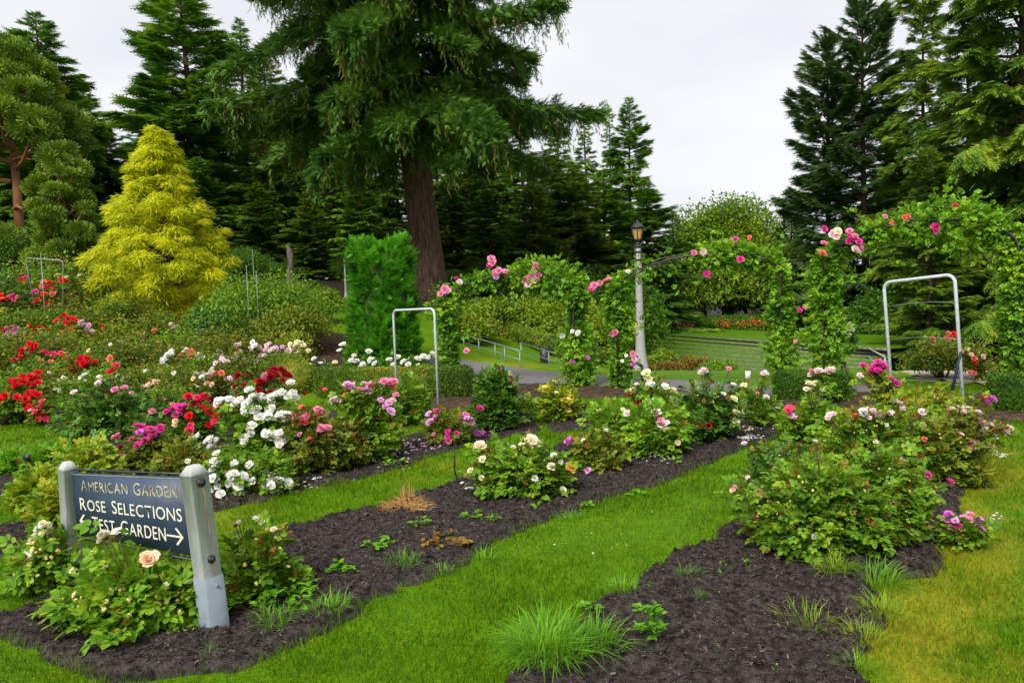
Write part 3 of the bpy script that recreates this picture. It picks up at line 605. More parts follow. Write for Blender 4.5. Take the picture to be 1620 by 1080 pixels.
def place_tree(name, label, cat, protos, px, D, top=None, H=None, wscale=1.0, rz=0.0, group=None, base_z=None):
    """trunk and crown share their mesh with other trees of the kind; H is the height of the proto"""
    p = atD(px, 540, D); z = hz(p[0], p[1]) if base_z is None else base_z
    h = (atD(px, top, D)[2] - z) if top is not None else H
    k = h / protos[2]
    root = thing(name, (p[0], p[1], z), label, cat, group, rz)
    for n, me in (('crown', protos[0]), ('trunk', protos[1])):
        o = link(n, me, root); o.scale = (k * wscale, k * wscale, k)
    return root
# ------------------------------------------------------------------ large structure: amphitheatre, forest
def amphitheatre():
    root = thing('amphitheatre', (0, 0, 0), 'grassy amphitheatre of long stone edged tiers below the lamp post', 'amphitheatre')
    E = []
    for k in range(12):
        ya = 526 + 6.6 * k; DA = 48 - 1.6 * k; a = atD(1008 + 3 * k, ya, DA); yh = 452; yb = 552 + 6.4 * k
        DB = (EYE - a[2]) * F / (yb - yh); b = atD(1405, yb, DB); b[2] = a[2]; E.append((a, b))
    for k, (a, b) in enumerate(E):
        d = nrm(b - a); n = np.array([-d[1], d[0], 0]); n = n if n[1] > 0 else -n
        bx = Buf(); c = (a + b) / 2; L = np.linalg.norm(b - a); R = np.stack([d, n, [0, 0, 1]], 1)
        hh = .1
        bx.box(c + n * .03 - [0, 0, hh / 2 - .0], (L, .06, hh), R=R); link('riser', bx.mesh('riser', [STONE]), root)
        if k:
            a2, b2 = E[k - 1]; V = [a + n * .058 - [0, 0, .004], b + n * .058 - [0, 0, .004], b2 - [0, 0, .06] + n * .01, a2 - [0, 0, .06] + n * .01]
            link('tread', make_mesh('tread', V, [(0, 1, 2, 3)], mats=[GR]), root)
        else:
            V = [a + n * .05 - [0, 0, .004], b + n * .05 - [0, 0, .004], b + n * 5 + [2, 0, 0], a + n * 5]; link('tread', make_mesh('tread', V, [(0, 1, 2, 3)], mats=[GR]), root)
amphitheatre()

def cp_(key, mat, **k):
    def f():
        c, t = conifer(RNG(k.pop('seed')), **k); return c.mesh('crown', [LM[mat]]), t.mesh('trunk', [BARK]), k['H']
    return proto(key, f)
FA = cp_('fa', 'fir', seed=1, H=26, Rb=5.2, z0=.06, nb=210, dens=30, sp=.6, droop=.2, hang=.35)
FB = cp_('fb', 'fir', seed=2, H=26, Rb=3.9, z0=.05, nb=180, dens=32, sp=.55, up_top=25, up_bot=-15, prof=.75, hang=.35)
FC = cp_('fc', 'firblue', seed=3, H=26, Rb=5.0, z0=.08, nb=150, dens=34, sp=.55, up_top=45, up_bot=-18, droop=.12, tip=.16, prof=.62, hang=.45)
FD = cp_('fd', 'firolive', seed=4, H=24, Rb=5.6, z0=.04, nb=150, dens=30, sp=.58, up_top=30, up_bot=-5, droop=.3, prof=.55, hang=.6)
FE = cp_('fe', 'firolive', seed=6, H=25, Rb=4.6, z0=.03, nb=200, dens=30, sp=.6, prof=.6, hang=.5)

# firs against the sky
T = place_tree
G1 = 'tall firs standing against the sky'
T('fir_tree', 'dark ragged fir with forked top, rising behind the red trunked pine', 'fir tree', FA, 92, 43, 22, rz=1.0, group=G1, wscale=1.55)
T('fir_tree', 'dark fir at the edge of the picture behind the round pine crown', 'fir tree', FA, -8, 47, 25, rz=2.2, group=G1)
T('fir_tree', 'tall layered fir with flat shelf branches behind the golden cypress', 'fir tree', FA, 318, 46, -38, rz=.3, group=G1, wscale=1.7)
T('fir_tree', 'thin fir with open top between the layered fir and the big spruce', 'fir tree', FB, 405, 52, 32, rz=4, group=G1, wscale=1.25)
T('fir_tree', 'slim pointed fir furthest back, nearest to the big spruce edge', 'fir tree', FB, 934, 62, 166, rz=.5, group=G1, wscale=.95)
T('fir_tree', 'slim spire of a fir, middle one of the three small spires', 'fir tree', FB, 972, 60, 166, rz=2, group=G1, wscale=.8)
T('fir_tree', 'pointed fir with wide lower branches right behind the lamp post', 'fir tree', FA, 1004, 54, 156, rz=3.2, group=G1, wscale=1.05)
T('fir_tree', 'fir half hidden by the right edge of the big spruce', 'fir tree', FB, 893, 53, 150, rz=5, group=G1, wscale=1.1)
T('fir_tree', 'blue green fir with lower second top, left of the tallest one beyond the roses', 'fir tree', FC, 1312, 46, 62, rz=1.2, group=G1, wscale=1.0)
T('fir_tree', 'tallest blue green fir in the open sky beyond the middle rose arch', 'fir tree', FC, 1370, 44, 2, rz=4.1, group=G1, wscale=1.05)
T('cedar_tree', 'thin olive cedar with see-through branches beside the blue green firs', 'cedar tree', FD, 1462, 40, -30, rz=.4, group=None, wscale=.72)
T('cedar_tree', 'huge olive cedar whose drooping boughs fill the upper right corner', 'cedar tree', FD, 1612, 31, -330, rz=2.4, wscale=.8)
T('cedar_tree', 'broad olive cedar with low sweeping boughs behind the wired hoop', 'cedar tree', FD, 1535, 33, 20, rz=5.2, wscale=.75)
T('cedar_tree', 'short olive cedar bough mass low behind the last rose arch', 'cedar tree', FE, 1470, 30, 235, rz=1.4, wscale=1.25)
T('cedar_tree', 'olive cedar at the picture edge right of the last arch', 'cedar tree', FE, 1680, 28, 120, rz=3.4, wscale=1.1)
# the wood behind
G2 = 'dark conifers of the wood'
fill = [(150, 50, 120, FA), (186, 52, 200, FE), (240, 54, 150, FB), (272, 52, 90, FA), (20, 48, 130, FA), (120, 46, 200, FE), (440, 55, 90, FA), (-30, 44, 110, FE), (-60, 52, 150, FA), (40, 50, 190, FB), (150, 55, 200, FA), (205, 52, 260, FE), (255, 56, 230, FB), (370, 50, 150, FA), (440, 46, 170, FE), (490, 52, 130, FA), (540, 48, 190, FB), (590, 56, 120, FA), (640, 50, 200, FE), (700, 54, 150, FA), (745, 47, 210, FE),
        (790, 55, 160, FA), (835, 50, 180, FB), (870, 46, 240, FE), (420, 40, 290, FE), (500, 38, 300, FE), (580, 41, 280, FA), (720, 40, 285, FE), (780, 38, 300, FE), (850, 40, 290, FE), (915, 44, 270, FE), (960, 46, 285, FA), (1030, 48, 290, FA), (1070, 55, 335, FB), (330, 42, 250, FA), (270, 44, 300, FE),
        (360, 62, 210, FA), (480, 60, 180, FB), (565, 62, 170, FA), (680, 60, 190, FB), (760, 62, 200, FA), (815, 60, 230, FB), (905, 58, 280, FE), (400, 58, 300, FA), (540, 56, 310, FE), (620, 58, 300, FA), (700, 56, 310, FE), (300, 55, 300, FE), (800, 55, 300, FA), (990, 56, 330, FE), (1255, 55, 330, FA), (1420, 50, 200, FA), (1500, 46, 190, FE), (1580, 44, 150, FA), (1750, 36, 60, FA), (-160, 40, 60, FA)]
for q, (px, D, top, pr) in enumerate(fill):
    T('conifer_tree', 'dark green conifer among the wood that closes the view behind the garden', 'conifer tree', pr, px, D, top, rz=q * 1.7, group=G2, wscale=1.35 if top < 240 else 1.85)

def broad_proto(key, mat, w, h, k, n, ls, seed, shape=1.0, z0=.2):
    def f():
        r = RNG(seed); l = dome_lumps(r, w, w, h, k, z0, shape=shape); b = Buf(); lump_leaves(b, r, l, n, ls); t = Buf(); limbs(t, r, l, .045 * h ** .9, h); return b.mesh('crown', [LM[mat]]), t.mesh('trunk', [GREYBARK]), h
    return proto(key, f)
BA = broad_proto('ba', 'broad', 6.5, 8, 60, 34000, .2, 1); BB = broad_proto('bb', 'broadd', 6, 6, 54, 22000, .18, 2, z0=.05); BC = broad_proto('bc', 'broad', 7, 5.4, 54, 26000, .18, 3, z0=.05)
T('maple_tree', 'round yellow green maple with its crown against the white sky', 'maple tree', BA, 1152, 58, 284, rz=1)
T('broadleaf_tree', 'bushy yellow green tree under the round maple, behind the middle arch', 'tree', BC, 1115, 56, 372, rz=2)
T('broadleaf_tree', 'leafy green tree behind the right leg of the middle arch', 'tree', BC, 1215, 55, 352, rz=.4)
T('broadleaf_tree', 'dark leafy tree behind the lamp post', 'tree', BB, 1040, 55, 395, rz=3, wscale=.9)
T('broadleaf_tree', 'dark leafy tree left of the lamp post above the clipped bank', 'tree', BB, 960, 36, 410, rz=1.2, wscale=.9)
T('broadleaf_tree', 'dark shrub tree at the far edge of the terraces', 'tree', BB, 1180, 56, 440, rz=.2)
T('broadleaf_tree', 'dark shrub tree beyond the red flower row', 'tree', BB, 1080, 57, 425, rz=4.2)
T('broadleaf_tree', 'dark undergrowth tree behind the white standard rose', 'tree', BB, 1340, 46, 420, rz=2.6)
T('broadleaf_tree', 'dark undergrowth tree between the wires of the tall hoop', 'tree', BB, 1430, 40, 420, rz=5.1)
T('broadleaf_tree', 'dark undergrowth tree behind the red flowered round shrub', 'tree', BB, 1540, 36, 430, rz=1.1)
T('broadleaf_tree', 'dark undergrowth tree left of the golden cypress', 'tree', BB, 120, 31, 345, rz=1.7)
T('broadleaf_tree', 'dark undergrowth tree at the picture edge behind the red roses', 'tree', BB, 10, 29, 350, rz=.9)
T('broadleaf_tree', 'dark undergrowth tree right of the golden cypress', 'tree', BB, 395, 33, 380, rz=3.9)

for q, (px, D, top) in enumerate(((330, 31, 440), (380, 36, 400), (440, 37, 410), (500, 33, 440), (545, 38, 400), (600, 37, 400), (720, 36, 420), (770, 37, 400), (830, 36, 405), (890, 38, 395), (190, 30, 400), (-60, 30, 340), (1640, 33, 430), (1480, 41, 410), (1390, 47, 400))):
    T('undergrowth_tree', 'dark leafy undergrowth along the foot of the wood', 'undergrowth', BB, px, D, top, rz=q * 2.1, group='dark undergrowth along the foot of the wood', wscale=1.1)

# the great spruce
def great_spruce():
    r = RNG(77); b = Buf(); t = Buf(); H = 25.0
    tz = np.linspace(0, 1, 16); t.tube(np.stack([0 * tz, 0 * tz, tz * H - .4], 1), np.interp(tz, [0, .03, .1, .25, .5, 1], [.86, .7, .6, .55, .42, .04]), 18)
    P_, Y_, Z_, S_ = [[], []], [[], []], [[], []], [[], []]
    def put(m, p, y, z, s): P_[m].append(p); Y_[m].append(y); Z_[m].append(z); S_[m].append(s)
    nb = 165
    for i in range(nb):
        f = i / nb; z = 6.6 + 17.5 * f ** 1.2; L = min(7.9, 3.8 + 34 * f) * (1 - f) ** .5 * r.uniform(.35, 1.12) + .4; az = i * 2.39996 + r.normal(0, .35); ca, sa = math.cos(az), math.sin(az)
        e, dr, tu = r.uniform(-.08, .16), r.uniform(.4, .68), r.uniform(.08, .26)
        ax = lambda s: L * (e * s - dr * s ** 2 + tu * s ** 4)
        s5 = np.linspace(0, .95, 8); t.tube(np.stack([s5 * L * ca, s5 * L * sa, z + ax(s5)], 1), np.linspace(.1, .015, 8) * (.4 + L / 9), 5, caps=False)
        n = int(190 * L); s = r.uniform(.06, 1, n) ** .6; wd = .2 * L * (1.05 - s) ** .6 + .12; v = np.clip(r.normal(0, .6, n), -1.2, 1.2) * wd
        p = np.stack([s * L * ca - v * sa, s * L * sa + v * ca, z + ax(s) - .22 * np.abs(v) + r.normal(.05, .1, n)], 1)
        lat = np.sign(v) * r.uniform(0, 1, n)
        put(0, p, np.stack([.7 * ca - lat * .8 * sa, .7 * sa + lat * .8 * ca, r.normal(-.12, .4, n)], 1), r.normal(0, .5, (n, 3)) + [0, 0, 1], r.uniform(.17, .4, n))
        for q in range(int(10 * L)):
            s1 = r.uniform(.15, 1) ** .75; v1 = np.clip(r.normal(0, .55), -1.1, 1.1) * (.2 * L * (1.05 - s1) ** .6 + .12); ln = r.uniform(.3, 1.35) * (.45 + .55 * L / 8)
            k = max(5, int(ln * 13)); u = np.linspace(.05, 1, k)
            o = np.array([s1 * L * ca - v1 * sa, s1 * L * sa + v1 * ca, z + ax(s1) - .22 * abs(v1)])
            p = o + np.stack([.16 * u * ca + r.normal(0, .05, k), .16 * u * sa + r.normal(0, .05, k), -ln * u], 1)
            put(1 if r.uniform() < .42 else 0, p, np.stack([r.normal(0, .38, k), r.normal(0, .38, k), np.full(k, -.85)], 1), r.normal(0, 1, (k, 3)), r.uniform(.12, .27, k) * (1.1 - .4 * u))
    for m, tp in ((0, SPRAY), (1, THIN)):
        b.scatter(tp, np.concatenate(P_[m]), np.concatenate(Y_[m]), np.concatenate(Z_[m]), np.concatenate(S_[m]), m)
    p = atD(687, 540, 30); z = hz(p[0], p[1])
    root = thing('spruce_tree', (p[0], p[1], z), 'huge old spruce with thick brown trunk and hanging branches over the garden centre', 'spruce tree')
    root.rotation_euler = (0, math.radians(-4.6), .4)
    link('crown', b.mesh('crown', [LM['spruce'], LM['spruceold']]), root); link('trunk', t.mesh('trunk', [BARK]), root)
    for k in range(22):
        a = r.uniform(0, 6.28); zz = r.uniform(4.6, 8.5); l = r.uniform(.15, .9); st = Buf(); st.tube([(.5 * math.cos(a), .5 * math.sin(a), zz), ((.55 + l * .6) * math.cos(a), (.55 + l * .6) * math.sin(a), zz - .03), ((.55 + l) * math.cos(a + .2), (.55 + l) * math.sin(a + .2), zz - .25 * l)], [.03, .018, .006], 5)
        link('dead_branch', st.mesh('dead_branch', [GREYBARK]), root)
great_spruce()

def pine(label, px, D, top, wpx, nlump, n, seed, lean=0.0, z0=.35, ts=.3, bare=False):
    r = RNG(seed); p = atD(px, 540, D); z = hz(p[0], p[1]); h = atD(px, top, D)[2] - z; w = wpx * D / F
    l = []
    for k in range(nlump):
        f = (k + .5) / nlump; zz = h * (z0 + (1 - z0) * f ** .85); rr = w / 2 * (1 - .8 * max(0, (zz / h - z0) / (1 - z0)) ** 1.5) * r.uniform(.15, 1.1) ** .7; a = k * 2.39996 + r.normal(0, .5)
        q = r.uniform(.45, 1.0) * w * .15 * (1.1 - .45 * f); l.append((np.array([rr * math.cos(a), rr * math.sin(a), zz - q * .3]), q))
    b = Buf(); C = np.array([c for c, _ in l]); Rr = np.array([q for _, q in l]); pr = Rr ** 2 / (Rr ** 2).sum(); k = r.choice(nlump, n, p=pr); v = nrm(r.normal(0, 1, (n, 3)) + [0, 0, .45])
    pos = C[k] + v * (Rr[k] * r.uniform(.3, 1.05, n) ** .6)[:, None] * [1.3, 1.3, .55]
    b.scatter(TUFT, pos, v + r.normal(0, .4, (n, 3)) + [0, 0, .6], r.normal(0, 1, (n, 3)), ts * r.uniform(.6, 1.25, n))
    t = Buf(); tt = np.linspace(0, 1, 12); t.tube(np.stack([.25 * np.sin(tt * 4) * h / 12, 0 * tt, tt * h * .95 - .2], 1), .24 * (1.05 - tt) * h / 11 + .03, 10)
    for i in range(0, nlump, 2):
        c = l[i][0]; z1 = max(h * .25, c[2] - .12 * h); t.tube([(.25 * math.sin(z1 / h * 4) * h / 12, 0, z1), (c[0] * .5, c[1] * .5, z1 + .02 * h), c], [.09, .06, .03], 6, caps=False)
    if bare:
        for a, z1, l1 in ((3.3, .42, 2.2), (.2, .5, 1.2), (.1, .3, .7), (3.0, .56, .9)):
            t.tube([(0, 0, h * z1), (l1 * .5 * math.cos(a), -.3, h * z1 + .1), (l1 * math.cos(a), -.5, h * z1 - .05)], [.1, .07, .03], 6, caps=False)
    root = thing('pine_tree', (p[0], p[1], z), label, 'pine tree'); link('crown', b.mesh('crown', [LM['pine']]), root); link('trunk', t.mesh('trunk', [REDBARK]), root)
pine('tall pine with bare orange red trunk and rounded crown at the picture edge', 36, 31, 62, 205, 70, 9000, 5, z0=.6, ts=.3, bare=True)
pine('young bluish pine with dense tufts standing left of the golden cypress', 114, 26, 228, 125, 70, 9000, 8, z0=.1, ts=.2)
pine('round crowned pine leaning in from beyond the picture edge', -115, 29, 215, 230, 64, 8000, 9, z0=.2, ts=.28)

# golden thread cypress
def golden():
    r = RNG(12); base = P(266, 512); D = base[1]; s = D / F; h = atD(236, 205, D)[2] - base[2]; w = 206 * s; b = Buf(); pos, Yd, Zd, sc = [], [], [], []
    K = 270
    for k in range(K):
        f = (k + .5) / K; f = min(.985, max(.02, f + r.normal(0, .05) * (1 - f) ** .5)); z = h * (.04 + .95 * f ** .95); prof = w / 2 * (1 - .0 * f) * (np.interp(f, [0, .12, .3, .55, .8, 1], [.72, .98, 1, .68, .36, .05])); a = k * 2.39996 + r.normal(0, .4); q = r.uniform(.25, 1.18) ** .6; z += r.normal(0, .06)
        c = np.array([prof * q * math.cos(a) * .92, prof * q * math.sin(a) * .92, z]); R0 = r.uniform(.18, .5) * (.6 + .6 * (1 - f)); n = int(420 * (R0 / .4) ** 2) + 70
        v = nrm(r.normal(0, 1, (n, 3)) + [.5 * math.cos(a), .5 * math.sin(a), .55]); p = c + v * R0 * r.uniform(.25, 1, (n, 1)) * [1, 1, .62]
        pos.append(p); Yd.append(nrm(v * [1, 1, .3] + r.normal(0, .3, (n, 3)) + [.2 * math.cos(a), .2 * math.sin(a), -.55])); Zd.append(v + [0, 0, .6]); sc.append(r.uniform(.05, .17, n))
    b.scatter(THIN, *[np.concatenate(x) for x in (pos, Yd, Zd, sc)])
    t = Buf(); t.tube([(0, 0, -.1), (.05, 0, h * .5), (0, 0, h * .9)], [.16, .1, .02], 8)
    for k in range(24): a = k * 2.4; t.tube([(0, 0, h * (.1 + .03 * k)), (w * .2 * math.cos(a), w * .2 * math.sin(a), h * (.13 + .03 * k)), (w * .36 * (1 - k / 26) * math.cos(a), w * .36 * (1 - k / 26) * math.sin(a), h * (.12 + .031 * k))], [.04, .03, .01], 5, caps=False)
    root = thing('golden_cypress', base, 'bright golden yellow cypress with drooping thready sprays', 'cypress tree'); link('crown', b.mesh('crown', [LM['gold']]), root); link('trunk', t.mesh('trunk', [BARK]), root)
golden()

# clipped column
def column():
    r = RNG(14); base = P(610, 583); D = base[1]; s = D / F; h = atD(606, 372, D)[2] - base[2]; R0 = 49 * s; n = 9000; b = Buf()
    K = 680; zc = r.uniform(0, 1, K); ac = np.arange(K) * 2.39996; tc_ = np.arange(K) < 70; n = K * 14; i = np.repeat(np.arange(K), 14)
    rc = R0 * np.interp(zc, [0, .15, .5, .9, 1], [1.08, 1.06, .98, .92, .84]) * r.uniform(.84, 1.03, K); rc = np.where(tc_, R0 * .85 * np.sqrt(r.uniform(0, 1, K)), rc)
    ht = h * (.95 + .03 * np.sin(ac * 2 + 1) + .05 * vnoise(np.cos(ac) * rc * 3, np.sin(ac) * rc * 3, 6)); zz = np.where(tc_, ht - .1, zc * (ht - .12))
    C = np.stack([rc * np.cos(ac), rc * np.sin(ac), zz], 1); out = np.stack([np.cos(ac), np.sin(ac), 0 * ac], 1); ax = np.where(tc_[:, None], out * .3 + [0, 0, .9], out * .75 + [0, 0, .55])
    pos = C[i] + r.normal(0, .025, (n, 3)); Yd = ax[i] + r.normal(0, .34, (n, 3)); Zd = out[i] * -.4 + [0, 0, .9] + r.normal(0, .25, (n, 3))
    b.scatter(SPRAY, pos, Yd, Zd, r.uniform(.1, .23, n))
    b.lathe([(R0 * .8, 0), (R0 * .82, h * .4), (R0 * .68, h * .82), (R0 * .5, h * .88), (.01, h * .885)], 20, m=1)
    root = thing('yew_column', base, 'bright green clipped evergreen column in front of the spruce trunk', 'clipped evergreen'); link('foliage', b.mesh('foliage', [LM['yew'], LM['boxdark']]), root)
    t = Buf(); t.tube([(0, 0, -.1), (0, 0, h * .8)], [.14, .05], 8); link('trunk', t.mesh('trunk', [BARK]), root)
column()

def shrub(label, px, by, wpx, top, mat, n, ls, seed, k=34, D=None, name='shrub', cat='shrub', shape=.8, z0=.1, tpl=LEAF, flat=.7):
    r = RNG(seed); base = P(px, by) if D is None else atD(px, 540, D); base[2] = hz(base[0], base[1]); D = base[1]; w = wpx * D / F; h = max(.3, atD(px, top, D)[2] - base[2])
    l = dome_lumps(r, w, w * .9, h, k, z0, shape=shape); b = Buf(); lump_leaves(b, r, l, n, ls, tpl=tpl, flat=flat); t = Buf()
    for i in range(0, k, 4): c = l[i][0]; t.tube([(r.normal(0, .04) * w, r.normal(0, .04) * w, -.05), c * [.4, .4, .55], c], np.array([.03, .02, .01]) * (.4 + h * .5), 5, caps=False)
    root = thing(name, base, label, cat); link('foliage', b.mesh('foliage', [LM[mat]]), root); link('stem', t.mesh('stem', [GREYBARK]), root); return root
shrub('wide domed green shrub between the golden cypress and the clipped column', 425, 548, 215, 418, 'mid', 15000, .075, 1, 50, name='dome_shrub')
shrub('dark low shrub with spreading layers at the foot of the domed shrub', 470, 560, 150, 478, 'olive', 8000, .075, 2, 34)
shrub('light green fine leaved shrub just left of the clipped column', 520, 545, 70, 440, 'broad', 5000, .085, 3, 22, D=24)
shrub('low dark shrub below the golden cypress on its open side', 330, 560, 110, 480, 'dark', 5000, .07, 4, 24)
for px, w, top, D, lb in ((775, 120, 470, 25, 'leftmost yellow green rhododendron seen through the first arch'), (845, 150, 452, 25.5, 'large yellow green rhododendron in the middle of the first arch'), (915, 120, 462, 24.5, 'yellow green rhododendron by the right leg of the first arch'), (972, 90, 470, 24, 'yellow green rhododendron just left of the lamp post'), (740, 80, 500, 22, 'small dark rhododendron beside the clipped column')):
    shrub(lb, px, 540, w, top, 'rhodo', 7000, .11, px, 32, D=D, name='rhododendron_bush', cat='rhododendron', z0=.12)
shrub('mixed green shrub at the lamp post foot', 1048, 580, 60, 545, 'broad', 2500, .09, 21, 18, D=27)
shrub('red tinged low shrub beside the terrace rail', 1095, 590, 50, 560, 'young', 1500, .08, 22, 14, D=26)
shrub('small green mound between the path and the terraces', 1135, 600, 60, 580, 'mid', 2000, .07, 23, 16, D=24)
shrub('low red flowering heather beside the black stair rail', 1055, 590, 50, 575, 'young', 1300, .06, 24, 12, D=23)
shrub('green shrub at the far lawn corner behind the tall hoop', 1440, 570, 90, 520, 'broadd', 3000, .1, 25, 20, D=30)
shrub('reddish mixed border on the bank left of the handrail', 760, 545, 80, 505, 'olive', 3000, .08, 26, 20, D=23)

# clipped hedges
def hedge(label, a, b, wid, h, mat, n, ls, seed, name='box_hedge', cat='hedge', flowers=None):
    r = RNG(seed); a = np.array([a[0], a[1], hz(a[0], a[1])]); b = np.array([b[0], b[1], hz(b[0], b[1])]); L = np.linalg.norm(b - a); d = (b - a) / L; nn = nrm(np.array([-d[1], d[0], 0.0]))
    c = (a + b) / 2; root = thing(name, c, label, cat); bf = Buf(); w2 = wid / 2
    ar = np.array([L * h, L * h, L * wid, wid * h, wid * h]); f = r.choice(5, n, p=ar / ar.sum()); u = r.uniform(-.5, .5, n); v = r.uniform(0, 1, n); q = r.uniform(-1, 1, n)
    al = np.where(f == 3, -.5, np.where(f == 4, .5, u)) * L; ac = np.where(f == 0, -w2, np.where(f == 1, w2, q * w2)); up = np.where(f == 2, h, v * h)
    e = .16 * min(wid, h); ex = np.maximum(0, np.abs(ac) - (w2 - e)); ez = np.maximum(0, up - (h - e)); el = np.maximum(0, np.abs(al) - (L / 2 - e)); rr = np.sqrt(ex ** 2 + ez ** 2 + el ** 2); k = np.where(rr > e, e / np.maximum(rr, 1e-6), 1)
    ac = np.sign(ac) * (np.minimum(np.abs(ac), w2 - e) + ex * k); up = np.minimum(up, h - e) + ez * k; al = np.sign(al) * (np.minimum(np.abs(al), L / 2 - e) + el * k)
    N_ = np.zeros((n, 3)); N_ += np.where(f == 0, -1, np.where(f == 1, 1, 0))[:, None] * nn; N_ += np.where(f == 2, 1, 0)[:, None] * np.array([0, 0, 1.]); N_ += np.where(f == 3, -1, np.where(f == 4, 1, 0))[:, None] * d
    pos = al[:, None] * d + ac[:, None] * nn + up[:, None] * [0, 0, 1] ; g = hgt(c[0] + pos[:, 0], c[1] + pos[:, 1]) - c[2]; pos[:, 2] = up + g
    pos += N_ * (.03 * vnoise(al * 5, up * 5 + ac * 4, 4) + r.normal(0, .014, n))[:, None]
    bf.scatter(LEAF, pos, N_ * .6 + r.normal(0, .6, (n, 3)) + [0, 0, .4], N_ * .5 + r.normal(0, .6, (n, 3)), ls * r.uniform(.6, 1.3, n))
    R = np.stack([d, nn, np.cross(d, nn)], 1); bf.box((0, 0, h * .44), (L - .1, wid - .1, h * .88), R=R)
    link('foliage', bf.mesh('foliage', [LM[mat]]), root); return root
A_ = lambda px, D: atD(px, 540, D)[:2]
hedge('long clipped box hedge with yellowed patches beside the pipe hoop', A_(505, 13.9), A_(738, 13.1), .55, .5, 'box', 14000, .035, 1)
hedge('shorter clipped box hedge running back from the long yellowed one', A_(432, 18.0), A_(470, 14.2), .6, .5, 'box', 7000, .04, 2)
hedge('dark green clipped box hedge between the middle and last arch', A_(1228, 11.4), A_(1342, 10.9), .6, .4, 'boxdark', 9000, .03, 3)
hedge('dark green clipped box hedge at the picture edge below the last arch', A_(1568, 9.9), A_(1760, 9.4), .6, .44, 'boxdark', 9000, .03, 4)
hedge('long low hedge down the grassy bank behind the handrail', A_(735, 26.5), A_(955, 22.5), .9, .55, 'box', 9000, .07, 5)
hedge('row of low planting along the top of the terraces', A_(1085, 52.5), A_(1330, 53), 1.2, .7, 'broadd', 6000, .14, 6, name='border_planting')

# red and pink flower row by the terraces
def flower_row(label, px0, px1, D0, D1, cols, n, seed, h=.6):
    r = RNG(seed); c = (np.array(A_(px0, D0)) + A_(px1, D1)) / 2; root = thing('flower_bed', (c[0], c[1], hz(*c)), label, 'flower bed'); b = Buf(); fl = [Buf() for _ in cols]; a0, a1 = np.array(A_(px0, D0)), np.array(A_(px1, D1))
    f = r.uniform(0, 1, n); xy = a0 + (a1 - a0) * f[:, None] + r.normal(0, .3, (n, 2)); z = hgt(xy[:, 0], xy[:, 1]) + r.uniform(0, h, n) - hz(*c); pos = np.stack([xy[:, 0] - c[0], xy[:, 1] - c[1], z], 1)
    b.scatter(LEAF, pos, r.normal(0, 1, (n, 3)) + [0, 0, .6], r.normal(0, .6, (n, 3)) + [0, -.3, 1], r.uniform(.09, .2, n)); link('foliage', b.mesh('foliage', [LM['mid']]), root)
    for i, co in enumerate(cols):
        m = n // 6; f = r.uniform(0, 1, m); xy = a0 + (a1 - a0) * f[:, None] + r.normal(0, .3, (m, 2)); z = hgt(xy[:, 0], xy[:, 1]) + h * r.uniform(.7, 1.15, m) - hz(*c)
        fl[i].scatter(ROUND, np.stack([xy[:, 0] - c[0], xy[:, 1] - c[1], z], 1), r.normal(0, 1, (m, 3)), r.normal(0, .7, (m, 3)) + [0, -.8, .7], r.uniform(.1, .2, m)); tag(link('blossom', fl[i].mesh('blossom', [PM[co]]), root), kind='stuff')
flower_row('row of pink and red flowers along the grass right of the lamp post', 1018, 1085, 51, 51, ['rose', 'pink'], 1100, 1, .8)
flower_row('row of sparse red flowers by the terrace railings', 1140, 1235, 51.5, 51.5, ['red'], 800, 2, .6)
